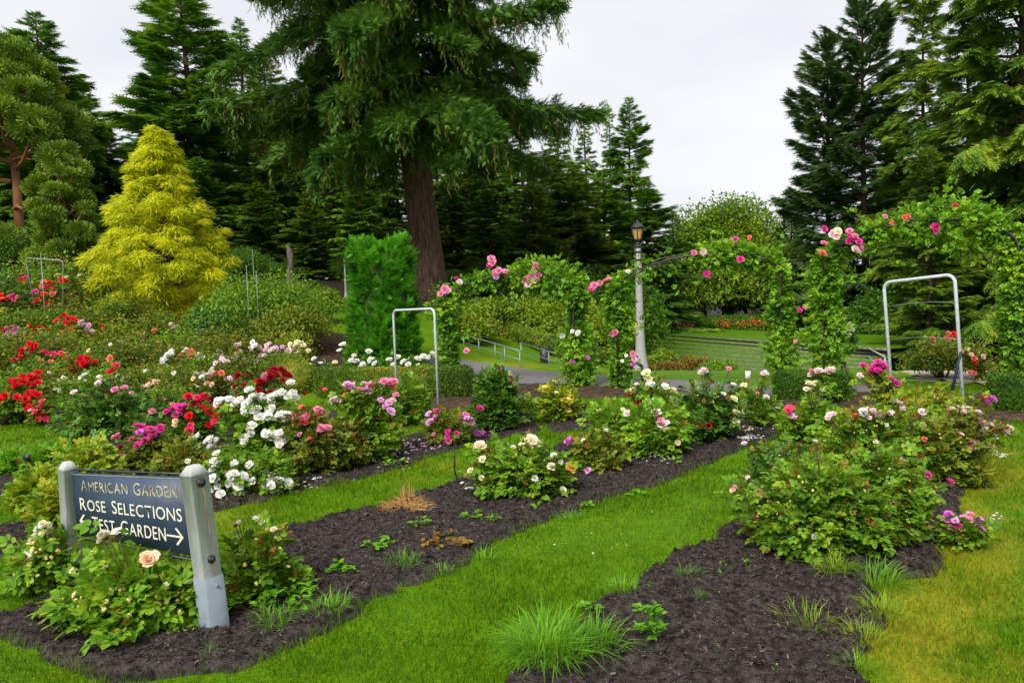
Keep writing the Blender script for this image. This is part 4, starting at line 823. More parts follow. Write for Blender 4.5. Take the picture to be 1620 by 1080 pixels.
# ------------------------------------------------------------------ lamp posts
def lamp_post(label, px, base, top, D=None):
    p = P(px, base) if D is None else atD(px, 540, D); p[2] = hz(p[0], p[1]); D = p[1]; H = atD(px, top, D)[2] - p[2]; k = H / 4.5
    root = thing('lamp_post', p, label, 'lamp post', rz=.3)
    b = Buf(); b.lathe(np.array([(.0, -.1), (.27, -.1), (.27, .0), (.235, .12), (.19, .35), (.155, .7), (.135, 1.1), (.12, 1.8), (.1, 2.9), (.098, 3.78), (0, 3.78)]) * k, 8, rot=.39); link('shaft', b.mesh('shaft', [CONC]), root)
    b = Buf()
    for z0, z1, rr in ((3.36, 3.42, .118), (3.6, 3.66, .118), (3.76, 3.84, .125)): b.lathe(np.array([(.09, z0), (rr, z0), (rr, z1), (.09, z1)]) * k, 8, rot=.39)
    for i in range(4):
        a = i * 1.571 + .39; b.tube(np.array([(.112 * math.cos(a), .112 * math.sin(a), 3.3), (.112 * math.cos(a), .112 * math.sin(a), 3.84)]) * k, .014 * k, 5)
    b.lathe(np.array([(0, 3.84), (.07, 3.84), (.075, 3.9), (.05, 3.93), (.1, 3.97), (.12, 3.98), (.12, 4.0), (0, 4.0)]) * k, 10); link('collar', b.mesh('collar', [BLACK]), root)
    la = Buf(); n = 6; zb, zt, rb, rt = 4.0, 4.36, .125, .19
    la.lathe(np.array([(0, zb), (rb, zb), (rb + .012, zb + .025), (rb - .01, zb + .025)]) * k, n); la.lathe(np.array([(rt - .02, zt - .03), (rt + .015, zt - .03), (rt + .015, zt), (rt - .02, zt)]) * k, n)
    for i in range(n):
        a = i * 2 * np.pi / n; la.tube(np.array([((rb + .006) * math.cos(a), (rb + .006) * math.sin(a), zb), ((rt + .006) * math.cos(a), (rt + .006) * math.sin(a), zt)]) * k, .014 * k, 4)
    fr = link('lantern_frame', la.mesh('lantern_frame', [BLACK]), root)
    rf = Buf(); rf.lathe(np.array([(0, zt - .005), (.25, zt - .005), (.255, zt + .015), (.2, zt + .06), (.1, zt + .13), (.05, zt + .15), (.05, zt + .175), (.025, zt + .19), (.028, zt + .22), (.0, zt + .25)]) * k, n); link('roof', rf.mesh('roof', [BLACK]), root)
    g = Buf(); g.lathe(np.array([(rb - .012, zb + .02), (rt - .012, zt - .01)]) * k, n); link('lantern_glass', g.mesh('lantern_glass', [AMBER]), fr)
m, t_, N, L = new_mat('amber_glass'); o_ = N('ShaderNodeOutputMaterial'); pb = N('ShaderNodeBsdfPrincipled'); pb.inputs['Base Color'].default_value = (.8, .5, .16, 1); pb.inputs['Roughness'].default_value = .4
tl = N('ShaderNodeBsdfTranslucent'); tl.inputs['Color'].default_value = (.95, .7, .3, 1); mm = N('ShaderNodeMixShader'); mm.inputs[0].default_value = .5; L(pb.outputs[0], mm.inputs[1]); L(tl.outputs[0], mm.inputs[2]); L(mm.outputs[0], o_.inputs[0]); AMBER = m
lamp_post('concrete lamp post with amber lantern beyond the rose arches', 1013, 583, 353, D=21)
lamp_post('far lamp post half hidden by the clipped evergreen column', 551, 560, 408, D=31)

# ------------------------------------------------------------------ rails, bin, stakes
def rail(label, pts, D, h, mat, rad=.016, mid=True, name='handrail', cat='handrail', fix=None):
    """pts: picture points of the top of each post"""
    g_ = [P(x, y + D) for x, y in pts] if fix is None else [np.array([*A_(x, fix), atD(x, y, fix)[2] - D * fix / F]) for x, y in pts]; w = [atD(x, y, g[1]) for g, (x, y) in zip(g_, pts)]; h = float(np.mean([a[2] - g[2] for a, g in zip(w, g_)])); root = thing(name, w[0] - [0, 0, h], label, cat); o = w[0] - np.array([0, 0, h])
    for q in w:
        b = Buf(); b.tube([q - o, q - o - [0, 0, h + .15]], rad, 6); link('post', b.mesh('post', [mat]), root)
    b = Buf(); b.tube([q - o + [0, 0, rad] for q in w], rad, 6); link('top_rail', b.mesh('top_rail', [mat]), root)
    if mid: b = Buf(); b.tube([q - o - [0, 0, h * .5] for q in w], rad * .8, 6); link('lower_rail', b.mesh('lower_rail', [mat]), root)
rail('long grey handrail slanting down the bank through the first arch', [(733, 530), (757, 537), (783, 544), (798, 549), (822, 556)], 24, .6, WIRE)
rail('second grey handrail continuing past the black bin', [(824, 543), (868, 557), (898, 564)], 24, .6, WIRE)
rail('short black stair rail at the foot of the lamp post', [(992, 566), (1016, 582)], 22, .5, BLACK, .03, False)
for k, (x, lb) in enumerate(((1089, 'first from the lamp post of the grey rails at the top of the terraces'), (1138, 'second from the lamp post of the grey rails at the top of the terraces'), (1181, 'third from the lamp post of the grey rails at the top of the terraces'))):
    rail(lb, [(x, 525 + 3 * k), (x + 12 + 4 * k, 532 + 6 * k)], 16, .7, CONC, .03, fix=46)
rail('far grey rail descending the lawn right of the white standard rose', [(1362, 545), (1400, 566)], 22, .9, CONC, .02)
def bin_():
    p = P(862, 573); s = p[1] / F; root = thing('litter_bin', p, 'black litter bin standing by the handrail', 'litter bin'); b = Buf(); h = 24 * s
    q = 8 * s; b.lathe([(0, 0), (.85 * q, 0), (.95 * q, .03), (q, h * .85), (.9 * q, h * .87), (0, h * .87)], 14); link('body', b.mesh('body', [BLACK]), root)
    b = Buf(); b.lathe([(.9 * q, h * .88), (1.05 * q, h * .88), (1.05 * q, h * .92), (.6 * q, h * 1.0), (0, h * 1.01)], 14); link('lid', b.mesh('lid', [BLACK]), root)
bin_()
def pipe_hoop(label, pl, pr, D, wires=(), strap=False, rad=.02, rc=.1, base=None, mat=None):
    """galvanised hoop: pl, pr picture points of its two upper corners, D their distances"""
    a = atD(*pl, D[0]); c = atD(*pr, D[1]); ga, gc = a.copy(), c.copy()
    lx = base or (0, 0); ga[0] += lx[0]; gc[0] += lx[1]; ga[2] = hz(ga[0], ga[1]) - .1; gc[2] = hz(gc[0], gc[1]) - .1
    root = thing('pipe_hoop', ((ga[0] + gc[0]) / 2, (ga[1] + gc[1]) / 2, ga[2] + .1), label, 'pipe frame'); o = np.array(root.location); u = nrm(c - a); pts = [ga]
    da, dc = nrm(ga - a), nrm(gc - c)
    for th in np.linspace(0, np.pi / 2, 7): pts.append(a + da * rc * (1 - math.sin(th)) + u * rc * (1 - math.cos(th)))
    for th in np.linspace(0, np.pi / 2, 7): pts.append(c + dc * rc * (1 - math.cos(th)) - u * rc * (1 - math.sin(th)))
    pts.append(gc); b = Buf(); b.tube(np.array(pts) - o, rad, 10); link('pipe', b.mesh('pipe', [mat or ZINC], smooth=True), root)
    for f in wires:
        l, r_ = a + (ga - a) * f, c + (gc - c) * f; t = np.linspace(0, 1, 7)[:, None]; b = Buf(); b.tube(l + (r_ - l) * t + np.array([0, 0, .03]) * np.sin(t * np.pi) - o, .004, 5); link('wire', b.mesh('wire', [WIRE]), root)
    if strap:
        p0, p1 = c + (gc - c) * .5, c + (gc - c) * 1.0 - u * .28; b = Buf(); b.tube(np.array([p0, p0 * .5 + p1 * .5, p1]) - o + [0, -.03, 0], .017, 6); link('brace', b.mesh('brace', [NAVY]), root)
pipe_hoop('plain galvanised pipe hoop standing over the pink roses in front of the clipped column', (622, 491), (687, 488), (12.9, 12.0), rad=.019)
pipe_hoop('tall galvanised pipe hoop with four wires and a navy brace', (1398, 447), (1510, 434), (10.0, 9.2), (.18, .42, .72, .95), True, base=(.12, .12), rad=.021)
pipe_hoop('distant thin grey pipe hoop above the red roses on the hillside', (40, 408), (100, 412), (19.5, 19.5), rad=.012, mat=WIRE, base=(.25, -.15))
def stake(label, px, top, by, D=None, rad=.012, mat=None, cat='stake', name='garden_stake', lean=0.0):
    p = P(px, by) if D is None else atD(px, 540, D); p[2] = hz(p[0], p[1]); h = atD(px, top, p[1])[2] - p[2]; root = thing(name, p, label, cat); b = Buf(); b.tube([(0, 0, -.1), (lean, 0, h)], rad, 8); b.lathe([(rad * 1.4, h - .03), (rad * 1.4, h), (0, h + .005)], 8, c=(lean, 0, 0)); link('shaft', b.mesh('shaft', [mat or ZINC]), root)
stake('tall thin grey stake crossing the distant pipe hoop', 74, 401, 0, D=18.8, rad=.009, mat=WIRE)
stake('pale stake rising from the domed shrub, left one of a pair', 396, 420, 0, D=18.5, rad=.007, mat=WIRE)
stake('pale stake rising from the domed shrub, right one of a pair', 411, 428, 0, D=18.7, rad=.007, mat=WIRE)
stake('white topped stake beyond the domed shrub', 407, 395, 0, D=22, rad=.007, mat=WIRE)
def snag():
    p = atD(475, 540, 25); p[2] = hz(p[0], p[1]); h = atD(462, 385, 25)[2] - p[2]; root = thing('dead_snag', p, 'weathered leaning dead trunk behind the domed shrub', 'dead tree'); b = Buf(); t = np.linspace(0, 1, 10)
    b.tube(np.stack([-.28 * t + .05 * np.sin(t * 9), .04 * np.cos(t * 7), t * h - .05], 1), np.interp(t, [0, .4, .7, .9, 1], [.26, .17, .1, .09, .05]) + .02 * np.sin(t * 23), 9); link('trunk', b.mesh('trunk', [GREYBARK]), root)
snag()
def plant_tag(label, px, by, top, wpx, hpx, mat, tilt=0.0, mat_p=None):
    p = P(px, by); s = p[1] / F; h = (by - top) * s; root = thing('plant_label', p, label, 'plant label'); b = Buf(); b.tube([(0, 0, -.05), (0, .01, h)], .006, 6); link('stake', b.mesh('stake', [mat_p or BLACK]), root)
    b = Buf(); c, sn = math.cos(tilt), math.sin(tilt); R = np.array([(c, 0, -sn), (0, .8, .6), (sn, -.6 * c, .8 * c)]).T; b.box((0, -.012, h), (wpx * s, .008, hpx * s * 1.25), R=[[c, 0, -sn], [0, 1, 0], [sn, 0, c]]); link('plate', b.mesh('plate', [mat]), root)
plant_tag('black plant label tilted on a stake in the low foliage left of the sign', 46, 758, 722, 12, 8, BLACK, -.3)
plant_tag('black plant label near the pink roses below the pipe hoop', 676, 697, 655, 9, 5, BLACK, .1)
plant_tag('black plant label left of the yellow rose bush', 925, 674, 642, 7, 6, BLACK, -.5)
plant_tag('white plant label in front of the terraces beside the pale pink roses', 1184, 660, 592, 8, 10, TAGW)
plant_tag('white plant label lying tilted by the coral rose right of the middle bed', 1227, 662, 646, 13, 6, TAGW, -.25)
plant_tag('small black plant label in the petals of the yellow rose', 966, 681, 666, 4, 3, BLACK, .6)
def riser_pipe():
    p = P(728, 772); root = thing('irrigation_riser', p, 'thin black bent irrigation tube beside the cream rose bush', 'irrigation tube'); s = p[1] / F; b = Buf(); b.tube(np.array([(0, 0, 0), (-4, 0, 12), (-8, 0, 30), (-7, 0, 50), (-8, 0, 58)]) * s * [1, 1, 1], .008, 7); link('tube', b.mesh('tube', [BLACK]), root)
    b = Buf(); b.tube(np.array([(-6, -2, 2), (-2, 0, 5), (6, 0, 9)]) * s, .014, 7); link('fitting', b.mesh('fitting', [TAGW]), root)
riser_pipe()

# ------------------------------------------------------------------ sign
def garden_sign():
    ZR = P(341, 1000); DL = 4.62; bl = P(117, 925)
    tr = atD(306, 739, ZR[1]); DL = bl[1]; tl = atD(107, 733, DL); root = thing('garden_sign', ZR, 'slate blue garden sign with cream lettering between two grey wooden posts', 'sign'); o = np.array(root.location)
    TL, TR, BR, BL = atD(113, 749, DL - .02), atD(290, 756, ZR[1] + .03), atD(301, 878, ZR[1] + .03), atD(124, 846, DL - .02)
    wdir = nrm((TR - TL) * [1, 1, 0]); nn = nrm(np.cross(wdir, [0, 0, 1.])); nn = nn if nn[1] < 0 else -nn
    for nm, b0, t0, wd in (('post', bl, tl, .084), ('post', ZR, tr, .1)):
        ax = nrm(t0 - b0); L = np.linalg.norm(t0 - b0); e1 = nrm(wdir - ax * (wdir @ ax)); e2 = np.cross(ax, e1); R = np.stack([e1, e2, ax], 1); b = Buf(); w2 = wd / 2; ch = .003
        def ring(z, w): 
            q = w - ch; return np.array([(-q, -w, z), (q, -w, z), (w, -q, z), (w, q, z), (q, w, z), (-q, w, z), (-w, q, z), (-w, -q, z)])
        V = np.concatenate([ring(-.15, w2), ring(L - .035, w2), ring(L - .033, w2 * 1.06), ring(L + .012, w2 * .5), [(0, 0, L + .016)]]) @ R.T + b0 - o
        Q = [(k * 8 + i, k * 8 + (i + 1) % 8, k * 8 + 8 + (i + 1) % 8, k * 8 + 8 + i) for k in range(3) for i in range(8)]; T_ = [(24 + i, 24 + (i + 1) % 8, 32) for i in range(8)]
        b.add(V, Q, T_); po = link(nm, b.mesh(nm, [POST]), root)
        if wd > .09:
            # zinc sleeve round the lower end, bolts and the rust they bleed
            s_ = Buf(); w3 = w2 + .004; V = np.concatenate([ring(-.12, w3), ring(L * .345, w3), ring(L * .345, w2 - .001)]) @ R.T + b0 - o; s_.add(V, [(k * 8 + i, k * 8 + (i + 1) % 8, k * 8 + 8 + (i + 1) % 8, k * 8 + 8 + i) for k in range(2) for i in range(8)]); link('sleeve', s_.mesh('sleeve', [SLEEVE]), po)
            face = e1; lat = e2
            def disc(c, r0, th, mat, name, n=16):
                b_ = Buf(); prof = [(r0, 0), (r0, th * .5), (r0 * .8, th), (r0 * .35, th * 1.05), (r0 * .3, th * 1.5), (0, th * 1.55)]; b_.lathe(prof, n); me = b_.mesh(name, [mat], smooth=False); ob = link(name, me, po); ob.rotation_euler = Vector(face).to_track_quat('Z', 'Y').to_euler(); ob.location = c + face * (w2) - o
            disc(b0 + ax * (L - .075) , .024, .014, BLACK, 'bolt'); disc(b0 + ax * (L * .455), .021, .014, BLACK, 'bolt'); 
            b_ = Buf(); b_.lathe([(.009, 0), (.009, .006), (0, .009)], 10); ob = link('rivet', b_.mesh('rivet', [SLEEVE]), po); ob.rotation_euler = Vector(face).to_track_quat('Z', 'Y').to_euler(); ob.location = b0 + ax * L * .29 + face * (w3) - o + lat * .01
            for z1, z0_, wd_ in ((L - .1, L - .34, .012), (L * .435, L * .35, .011)):
                k = 14; tt = np.linspace(0, 1, k); c = b0 + ax * (z1 + (z0_ - z1) * tt)[:, None] + face * (w2 + .0015) - o + lat * (.006 + .004 * np.sin(tt * 9))[:, None]; ww = (wd_ * (1 - .55 * tt) * (1 + .35 * np.sin(tt * 21)))[:, None]
                V = np.concatenate([c - lat * ww / 2, c + lat * ww / 2]); b_ = Buf(); b_.add(V, [(i, i + 1, k + i + 1, k + i) for i in range(k - 1)]); link('rust_streak', b_.mesh('rust_streak', [RUST]), po)
    cor = [TL, TR, BR, BL]; th = .032; b = Buf(); V = np.array([c - o + nn * .0 for c in cor] + [c - o - nn * th for c in cor]); b.add(V, [(3, 2, 1, 0), (4, 5, 6, 7), (0, 1, 5, 4), (1, 2, 6, 5), (2, 3, 7, 6), (3, 0, 4, 7)])
    pa = link('panel', b.mesh('panel', [PANEL]), root)
    b = Buf(); b.add(np.array([TL - o + nn * .002, TR - o + nn * .002, TR - o - [0, 0, .006] + nn * .002, TL - o - [0, 0, .006] + nn * .002]), [(0, 1, 2, 3)]); link('worn_edge', b.mesh('worn_edge', [EDGE]), pa)
    for f0, f1 in ((-.055, -.055), (1.075, 1.06)):
        p0 = TL + (BL - TL) * f0 - wdir * .03; p1 = TR + (BR - TR) * f1 + wdir * .04; b = Buf(); b.tube(np.array([p0, (p0 + p1) / 2, p1]) - o - nn * .012, .0065, 8); link('rod', b.mesh('rod', [BLACK]), root)
    b = Buf(); q = TL + (BL - TL) * -.055 - wdir * .012 + nn * .03 - o; b.tube([q + [0, 0, .03], q + [0, 0, .0], q + nn * .01 - [0, 0, .02]], .006, 6); link('hook', b.mesh('hook', [BLACK]), root)
    cache = {}; dg = None
    def glyph(ch):
        if ch not in cache:
            cu = bpy.data.curves.new('glyph', 'FONT'); cu.body = ch; cu.size = 1; cu.resolution_u = 4; ob = bpy.data.objects.new('glyph', cu); COL.objects.link(ob)
            d = bpy.context.evaluated_depsgraph_get(); me = bpy.data.meshes.new_from_object(ob.evaluated_get(d)); me.calc_loop_triangles()
            V = np.array([v.co[:] for v in me.vertices]); T_ = np.array([t.vertices[:] for t in me.loop_triangles]); bpy.data.objects.remove(ob); bpy.data.curves.remove(cu); bpy.data.meshes.remove(me); cache[ch] = (V, T_)
        return cache[ch]
    def at(u, v, off=.0025):
        u = np.asarray(u)[:, None]; v = np.asarray(v)[:, None]; return (TL * (1 - u) + TR * u) * (1 - v) + (BL * (1 - u) + BR * u) * v + nn * off - o
    Wp, Hp = np.linalg.norm(TR - TL), (np.linalg.norm(TL - BL) + np.linalg.norm(TR - BR)) / 2
    def line(txt, u0, u1, v0, v1, mat, name):
        x = 0; Vs, Ts, n = [], [], 0; first = True
        for ch in txt:
            if ch == ' ': x += .42; first = True; continue
            V, T_ = glyph(ch); k = 1.0 if first else .88; first = False; V = V * k; lo, hi = V[:, 0].min(), V[:, 0].max(); hc = glyph('E')[0][:, 1].max()
            Vs.append(np.stack([V[:, 0] - lo + x, V[:, 1] / hc], 1)); Ts.append(T_ + n); n += len(V); x += hi - lo + .115
        Vs = np.concatenate(Vs); x -= .115; u = u0 + (u1 - u0) * Vs[:, 0] / x; v = v1 - (v1 - v0) * Vs[:, 1]; link(name, make_mesh(name, at(u, v), T=np.concatenate(Ts), mats=[mat]), pa)
    line('AMERICAN GARDEN', .09, .945, .095, .265, GILT, 'lettering'); line('ROSE SELECTIONS', .06, .965, .38, .57, LETTER, 'lettering'); line('TEST GARDEN', .165, .825, .66, .86, LETTER, 'lettering')
    def arrow(u0, u1, v):
        d = 1 if u1 > u0 else -1; b = Buf(); h = .012
        b.add(at([u0, u1 - d * .012, u1 - d * .012, u0], [v - h, v - h, v + h, v + h]), [(0, 1, 2, 3)])
        for sg in (-1, 1): b.add(at([u1, u1 - d * .018, u1 - d * .062, u1 - d * .048], [v, v + sg * .002, v + sg * .105, v + sg * .115], .003), [(0, 1, 2, 3)])
        link('arrow', b.mesh('arrow', [LETTER]), pa)
    arrow(.155, .035, .755); arrow(.832, .965, .775)
garden_sign()

# ------------------------------------------------------------------ rose arches and their climbers
def rose_arch(label, pl, pr, Dl, Dr, ysl, ysr, ytop, clabel, blooms, seed, sparse=None, nleaf=2600, rad=.2, cols=(1, 1), asym=0.0):
    a = atD(pl, ysl, Dl); c = atD(pr, ysr, Dr); ga = hz(a[0], a[1]); gc = hz(c[0], c[1]); mp_ = (pl + pr) / 2; Dm = (Dl + Dr) / 2; rise = atD(mp_, ytop, Dm)[2] - (a[2] + c[2]) / 2
    u = nrm((c - a) * [1, 1, 0]); n = np.array([-u[1], u[0], 0]); o = np.array([(a[0] + c[0]) / 2, (a[1] + c[1]) / 2, (ga + gc) / 2]); th = np.linspace(0, np.pi, 25)
    arc = (a + c) / 2 + np.outer(-np.cos(th), (c - a) / 2) + np.outer(np.sin(th), [0, 0, rise]); A = np.concatenate([[[a[0], a[1], ga - .1]], [[a[0], a[1], ga * .5 + a[2] * .5]], arc, [[c[0], c[1], gc * .5 + c[2] * .5]], [[c[0], c[1], gc - .1]]])
    root = thing('rose_arch', o, label, 'rose arch')
    for sg in (-.17, .17):
        b = Buf(); b.tube(A - o + n * sg, .016, 8); link('hoop', b.mesh('hoop', [BLACK]), root)
    b = Buf()
    for q in np.linspace(1, len(A) - 2, 20).astype(int): b.tube([A[q] - o - n * .17, A[q] - o + n * .17], .008, 5)
    link('rung', b.mesh('rung', [BLACK]), root)
    r = RNG(seed); cl = thing('climbing_rose', o - [0, 0, 0], clabel, 'climbing rose', 'climbing roses on the arches')
    seg = np.linalg.norm(np.diff(A, axis=0), axis=1); cum = np.concatenate([[0], np.cumsum(seg)]); S = cum[-1]
    fo, st = Buf(), Buf(); N_ = int(nleaf * 3.0); s = r.uniform(0, S, N_); p = np.stack([np.interp(s, cum, A[:, k]) for k in range(3)], 1); f = s / S
    s1 = cum[2] / S; s2 = cum[-3] / S; onpost = (f < s1) | (f > s2); dens = np.where(onpost, np.where(f < .5, cols[0], cols[1]), 1.0)
    if sparse: dens = np.where((f > sparse[0]) & (f < sparse[1]), sparse[2], dens)
    dens = dens * (.75 + .5 * (vnoise(s * 1.7, s * 0 + seed, seed) > -.3)); k = r.uniform(0, 1.25, N_) < dens; p, f, s, onpost = p[k], f[k], s[k], onpost[k]; n_ = len(p)
    rr = rad * np.clip(.95 + .7 * vnoise(s * 2.3, s * 0, seed + 3) + .5 * vnoise(s * 5, s * 0, seed + 5), .35, 2) * np.where(onpost, .8, 1.0)
    v = r.normal(0, 1, (n_, 3)); v = v / np.linalg.norm(v, axis=1, keepdims=True) * (r.uniform(.1, 1, (n_, 1)) ** .55); off = v * rr[:, None] * [1.1, 1.25, 1.0]; off[:, 2] += np.where(onpost, 0, -.01)
    fo.scatter(COMP, p + off - o, nrm(off) + r.normal(0, .5, (n_, 3)) + [0, 0, -.25], nrm(off) * .5 + r.normal(0, .4, (n_, 3)) + [0, 0, .8], r.uniform(.06, .13, n_))
    for q in range(100):      # wandering shoots, some hanging, some reaching up
        ss = r.uniform(.12 * S, .88 * S) if q % 3 else r.choice([r.uniform(.02, s1), r.uniform(s2, .98)]) * S
        if sparse and sparse[0] < ss / S < sparse[1] and r.uniform() > sparse[2]: continue
        b0 = np.array([np.interp(ss, cum, A[:, k]) for k in range(3)]) - o; up = r.uniform() < .4; L = r.uniform(.2, .6); dv = nrm(np.array([r.normal(0, .6), r.normal(0, .6), .9 if up else -.9])); t = np.linspace(0, 1, 6)[:, None]
        cv = b0 + dv * L * t + np.array([r.normal(0, .12), r.normal(0, .12), -.12]) * t ** 2; st.tube(cv, [.006, .005, .004, .004, .003, .002], 4, caps=False)
        m_ = int(L * 26); i = r.integers(1, 6, m_); pp = cv[i] + r.normal(0, .04, (m_, 3)); fo.scatter(COMP, pp, r.normal(0, .7, (m_, 3)) + [0, 0, -.2], r.normal(0, .4, (m_, 3)) + [0, 0, 1], r.uniform(.08, .14, m_))
    for q in range(5):
        ph = r.uniform(0, 6); wob = np.stack([.1 * np.sin(cum * 3 + ph), .12 * np.cos(cum * 2.6 + ph), .05 * np.sin(cum * 4 + ph)], 1); h = len(A) // 2; st.tube((A + wob - o)[:h + 4] if q % 2 else (A + wob - o)[h - 4:], .009, 5, caps=False)
    link('foliage', fo.mesh('foliage', [LM['climb']]), cl); link('stem', st.mesh('stem', [CANE]), cl)
    for bx, by, col, sz in blooms:
        f = np.clip((bx - pl) / (pr - pl), 0, 1); D = Dl + (Dr - Dl) * f - rad - .12; put_bloom(cl, atD(bx, by, D) - o, np.array([0, -.8, .45]) + r.normal(0, .3, 3), col, sz * D / F, r)
rose_arch('leftmost rose arch of black hoops thickly grown over beside the clipped column', 708, 912, 15.2, 13.9, 482, 462, 436, 'climbing rose with pink clusters covering the leftmost arch',
    [(777, 410, 'pink', 11), (780, 417, 'pink', 12), (774, 421, 'magenta', 9), (785, 436, 'lilac', 12), (789, 429, 'pink', 12), (800, 430, 'pink', 9), (783, 431, 'pink', 10), (831, 446, 'pink', 11), (836, 449, 'palepink', 13), (848, 425, 'pink', 11), (847, 419, 'pink', 9), (851, 437, 'pink', 13), (846, 443, 'palepink', 13), (838, 441, 'pink', 11), (843, 432, 'palepink', 10), (704, 458, 'pink', 12), (698, 466, 'pink', 11), (709, 460, 'palepink', 9), (722, 441, 'magenta', 8), (727, 447, 'palepink', 8), (738, 556, 'pink', 10), (905, 572, 'orchid', 9), (929, 567, 'orchid', 8), (889, 530, 'white', 8), (915, 527, 'white', 9), (906, 524, 'white', 7)], 41, nleaf=2900, rad=.22, cols=(1.1, 1.1))
rose_arch('middle rose arch with its bare black hoop showing on the side towards the lamp', 978, 1236, 13.3, 12.2, 462, 432, 404, 'climbing rose on the middle arch leaving part of the hoop bare',
    [(935, 458, 'magenta', 10), (941, 452, 'pink', 11), (938, 455, 'pink', 9), (949, 447, 'pink', 8), (963, 443, 'pink', 9), (957, 445, 'coral', 8), (993, 430, 'white', 8), (1097, 400, 'pink', 10), (1112, 399, 'palepink', 11), (1163, 380, 'magenta', 9), (1172, 411, 'magenta', 10), (1118, 433, 'magenta', 11), (1186, 376, 'coral', 8), (967, 529, 'pink', 9), (973, 526, 'pink', 10), (1001, 560, 'pink', 9), (1003, 569, 'lilac', 9), (1001, 578, 'orchid', 8), (991, 562, 'white', 6), (984, 571, 'white', 5), (1265, 491, 'magenta', 8), (1274, 486, 'magenta', 8), (1287, 500, 'magenta', 9)], 42, sparse=(.3, .5, .16), nleaf=3000, rad=.22, cols=(1.1, 1.0))
rose_arch('last rose arch, nearest and highest, with green shoots reaching above it', 1306, 1612, 11.6, 10.2, 424, 392, 352, 'climbing rose with magenta and pale pink clusters on the nearest arch',
    [(1303, 363, 'magenta', 11), (1303, 386, 'pink', 12), (1318, 370, 'palepink', 13), (1325, 367, 'cream', 12), (1323, 374, 'palepink', 12), (1338, 370, 'pink', 11), (1344, 366, 'pink', 10), (1346, 377, 'magenta', 12), (1352, 375, 'pink', 11), (1342, 383, 'magenta', 10), (1359, 384, 'magenta', 12), (1361, 393, 'pink', 12), (1354, 399, 'palepink', 14), (1352, 393, 'palepink', 11), (1300, 402, 'coral', 12), (1478, 361, 'magenta', 13), (1482, 359, 'magenta', 11), (1480, 366, 'magenta', 11), (1511, 326, 'rose', 8), (1400, 343, 'pink', 8), (1430, 345, 'coral', 8), (1436, 342, 'coral', 8), (1410, 352, 'coral', 8), (1258, 540, 'pink', 6)], 43, nleaf=3600, rad=.25, cols=(1.0, 1.3))
# ------------------------------------------------------------------ roses in the beds (px, base, width, top in the photograph)
B = rose_bush
# around the sign
B('low rose bush with round leaves and pale spent flowers spreading in front of the sign', 222, 985, 262, 908, 'light', [(236, 888, 'peach', 26), (171, 898, 'cream', 13), (115, 903, 'cream', 10), (170, 846, 'cream', 13, 2), (184, 842, 'white', 13, 2), (160, 856, 'cream', 11), (148, 875, 'cream', 10), (262, 925, 'paleyellow', 9), (120, 940, 'paleyellow', 9), (300, 920, 'paleyellow', 8)], 26, 26, .048, 1, spent=46, dscale=.7, shoots=.12, spread=.1)
B('leggy rose stems with cream buds at the open end of the sign', 82, 935, 120, 850, 'light', [(62, 838, 'white', 12, 2), (76, 833, 'cream', 12, 3), (52, 855, 'cream', 11, 3), (47, 872, 'white', 11, 2), (56, 847, 'cream', 10, 2), (43, 885, 'cream', 9), (68, 845, 'paleyellow', 10, 2)], 10, 16, .042, 2, spent=18, spread=.1)
B('thin rose bush with white blooms and dark red shoots behind the right sign post', 412, 955, 150, 838, 'mid', [(405, 821, 'white', 12), (414, 826, 'white', 11), (433, 838, 'cream', 12), (378, 826, 'cream', 9), (374, 832, 'crimson', 8)], 9, 20, .043, 3, spent=9, shoots=.5)
# middle bed
B('rose bush with cream and apricot blooms alone in the middle of the bare soil', 820, 786, 178, 706, 'mid', [(760, 708, 'cream', 18), (756, 704, 'peach', 12), (840, 697, 'cream', 18), (852, 702, 'cream', 14), (826, 705, 'cream', 11), (838, 708, 'white', 10), (812, 708, 'cream', 8), (902, 740, 'apricot', 16), (876, 722, 'white', 12), (886, 731, 'white', 9), (872, 739, 'cream', 15), (846, 757, 'white', 9), (763, 727, 'cream', 11), (890, 775, 'paleyellow', 13), (745, 745, 'cream', 10), (762, 756, 'paleyellow', 8)], 20, 34, .045, 4, shoots=.3, spent=5)
B('small bronze tinged rose bush with one orchid pink bloom beside the cream rose bush', 948, 745, 100, 684, 'olive', [(900, 700, 'orchid', 15), (923, 697, 'white', 8), (958, 681, 'white', 9), (930, 744, 'lilac', 9)], 13, 28, .04, 5, shoots=.35)
B('light green rose bush with one large flesh pink bloom in the middle bed', 1035, 722, 125, 628, 'light', [(1049, 672, 'palepink', 18), (1046, 668, 'pink', 12), (1039, 654, 'palepink', 14), (992, 654, 'palepink', 11), (1072, 700, 'paleyellow', 8)], 18, 32, .045, 6, shoots=.06, spent=6)
B('yellowish green rose bush without open blooms, left of the flesh pink one', 970, 712, 95, 640, 'light', [(985, 648, 'cream', 7), (948, 650, 'cream', 7)], 14, 28, .045, 7, shoots=.08, spent=4)
B('tall rose bush with white and dark red blooms seen against the path', 1030, 682, 110, 602, 'mid', [(1029, 610, 'white', 15), (1052, 613, 'white', 14), (1026, 600, 'paleyellow', 12), (1036, 634, 'white', 10), (1026, 636, 'white', 9), (998, 625, 'crimson', 9), (1010, 638, 'crimson', 9), (1001, 617, 'cream', 8), (1023, 592, 'paleyellow', 14), (1065, 617, 'cream', 8), (1008, 609, 'white', 8)], 14, 28, .045, 8, shoots=.2, spent=6)
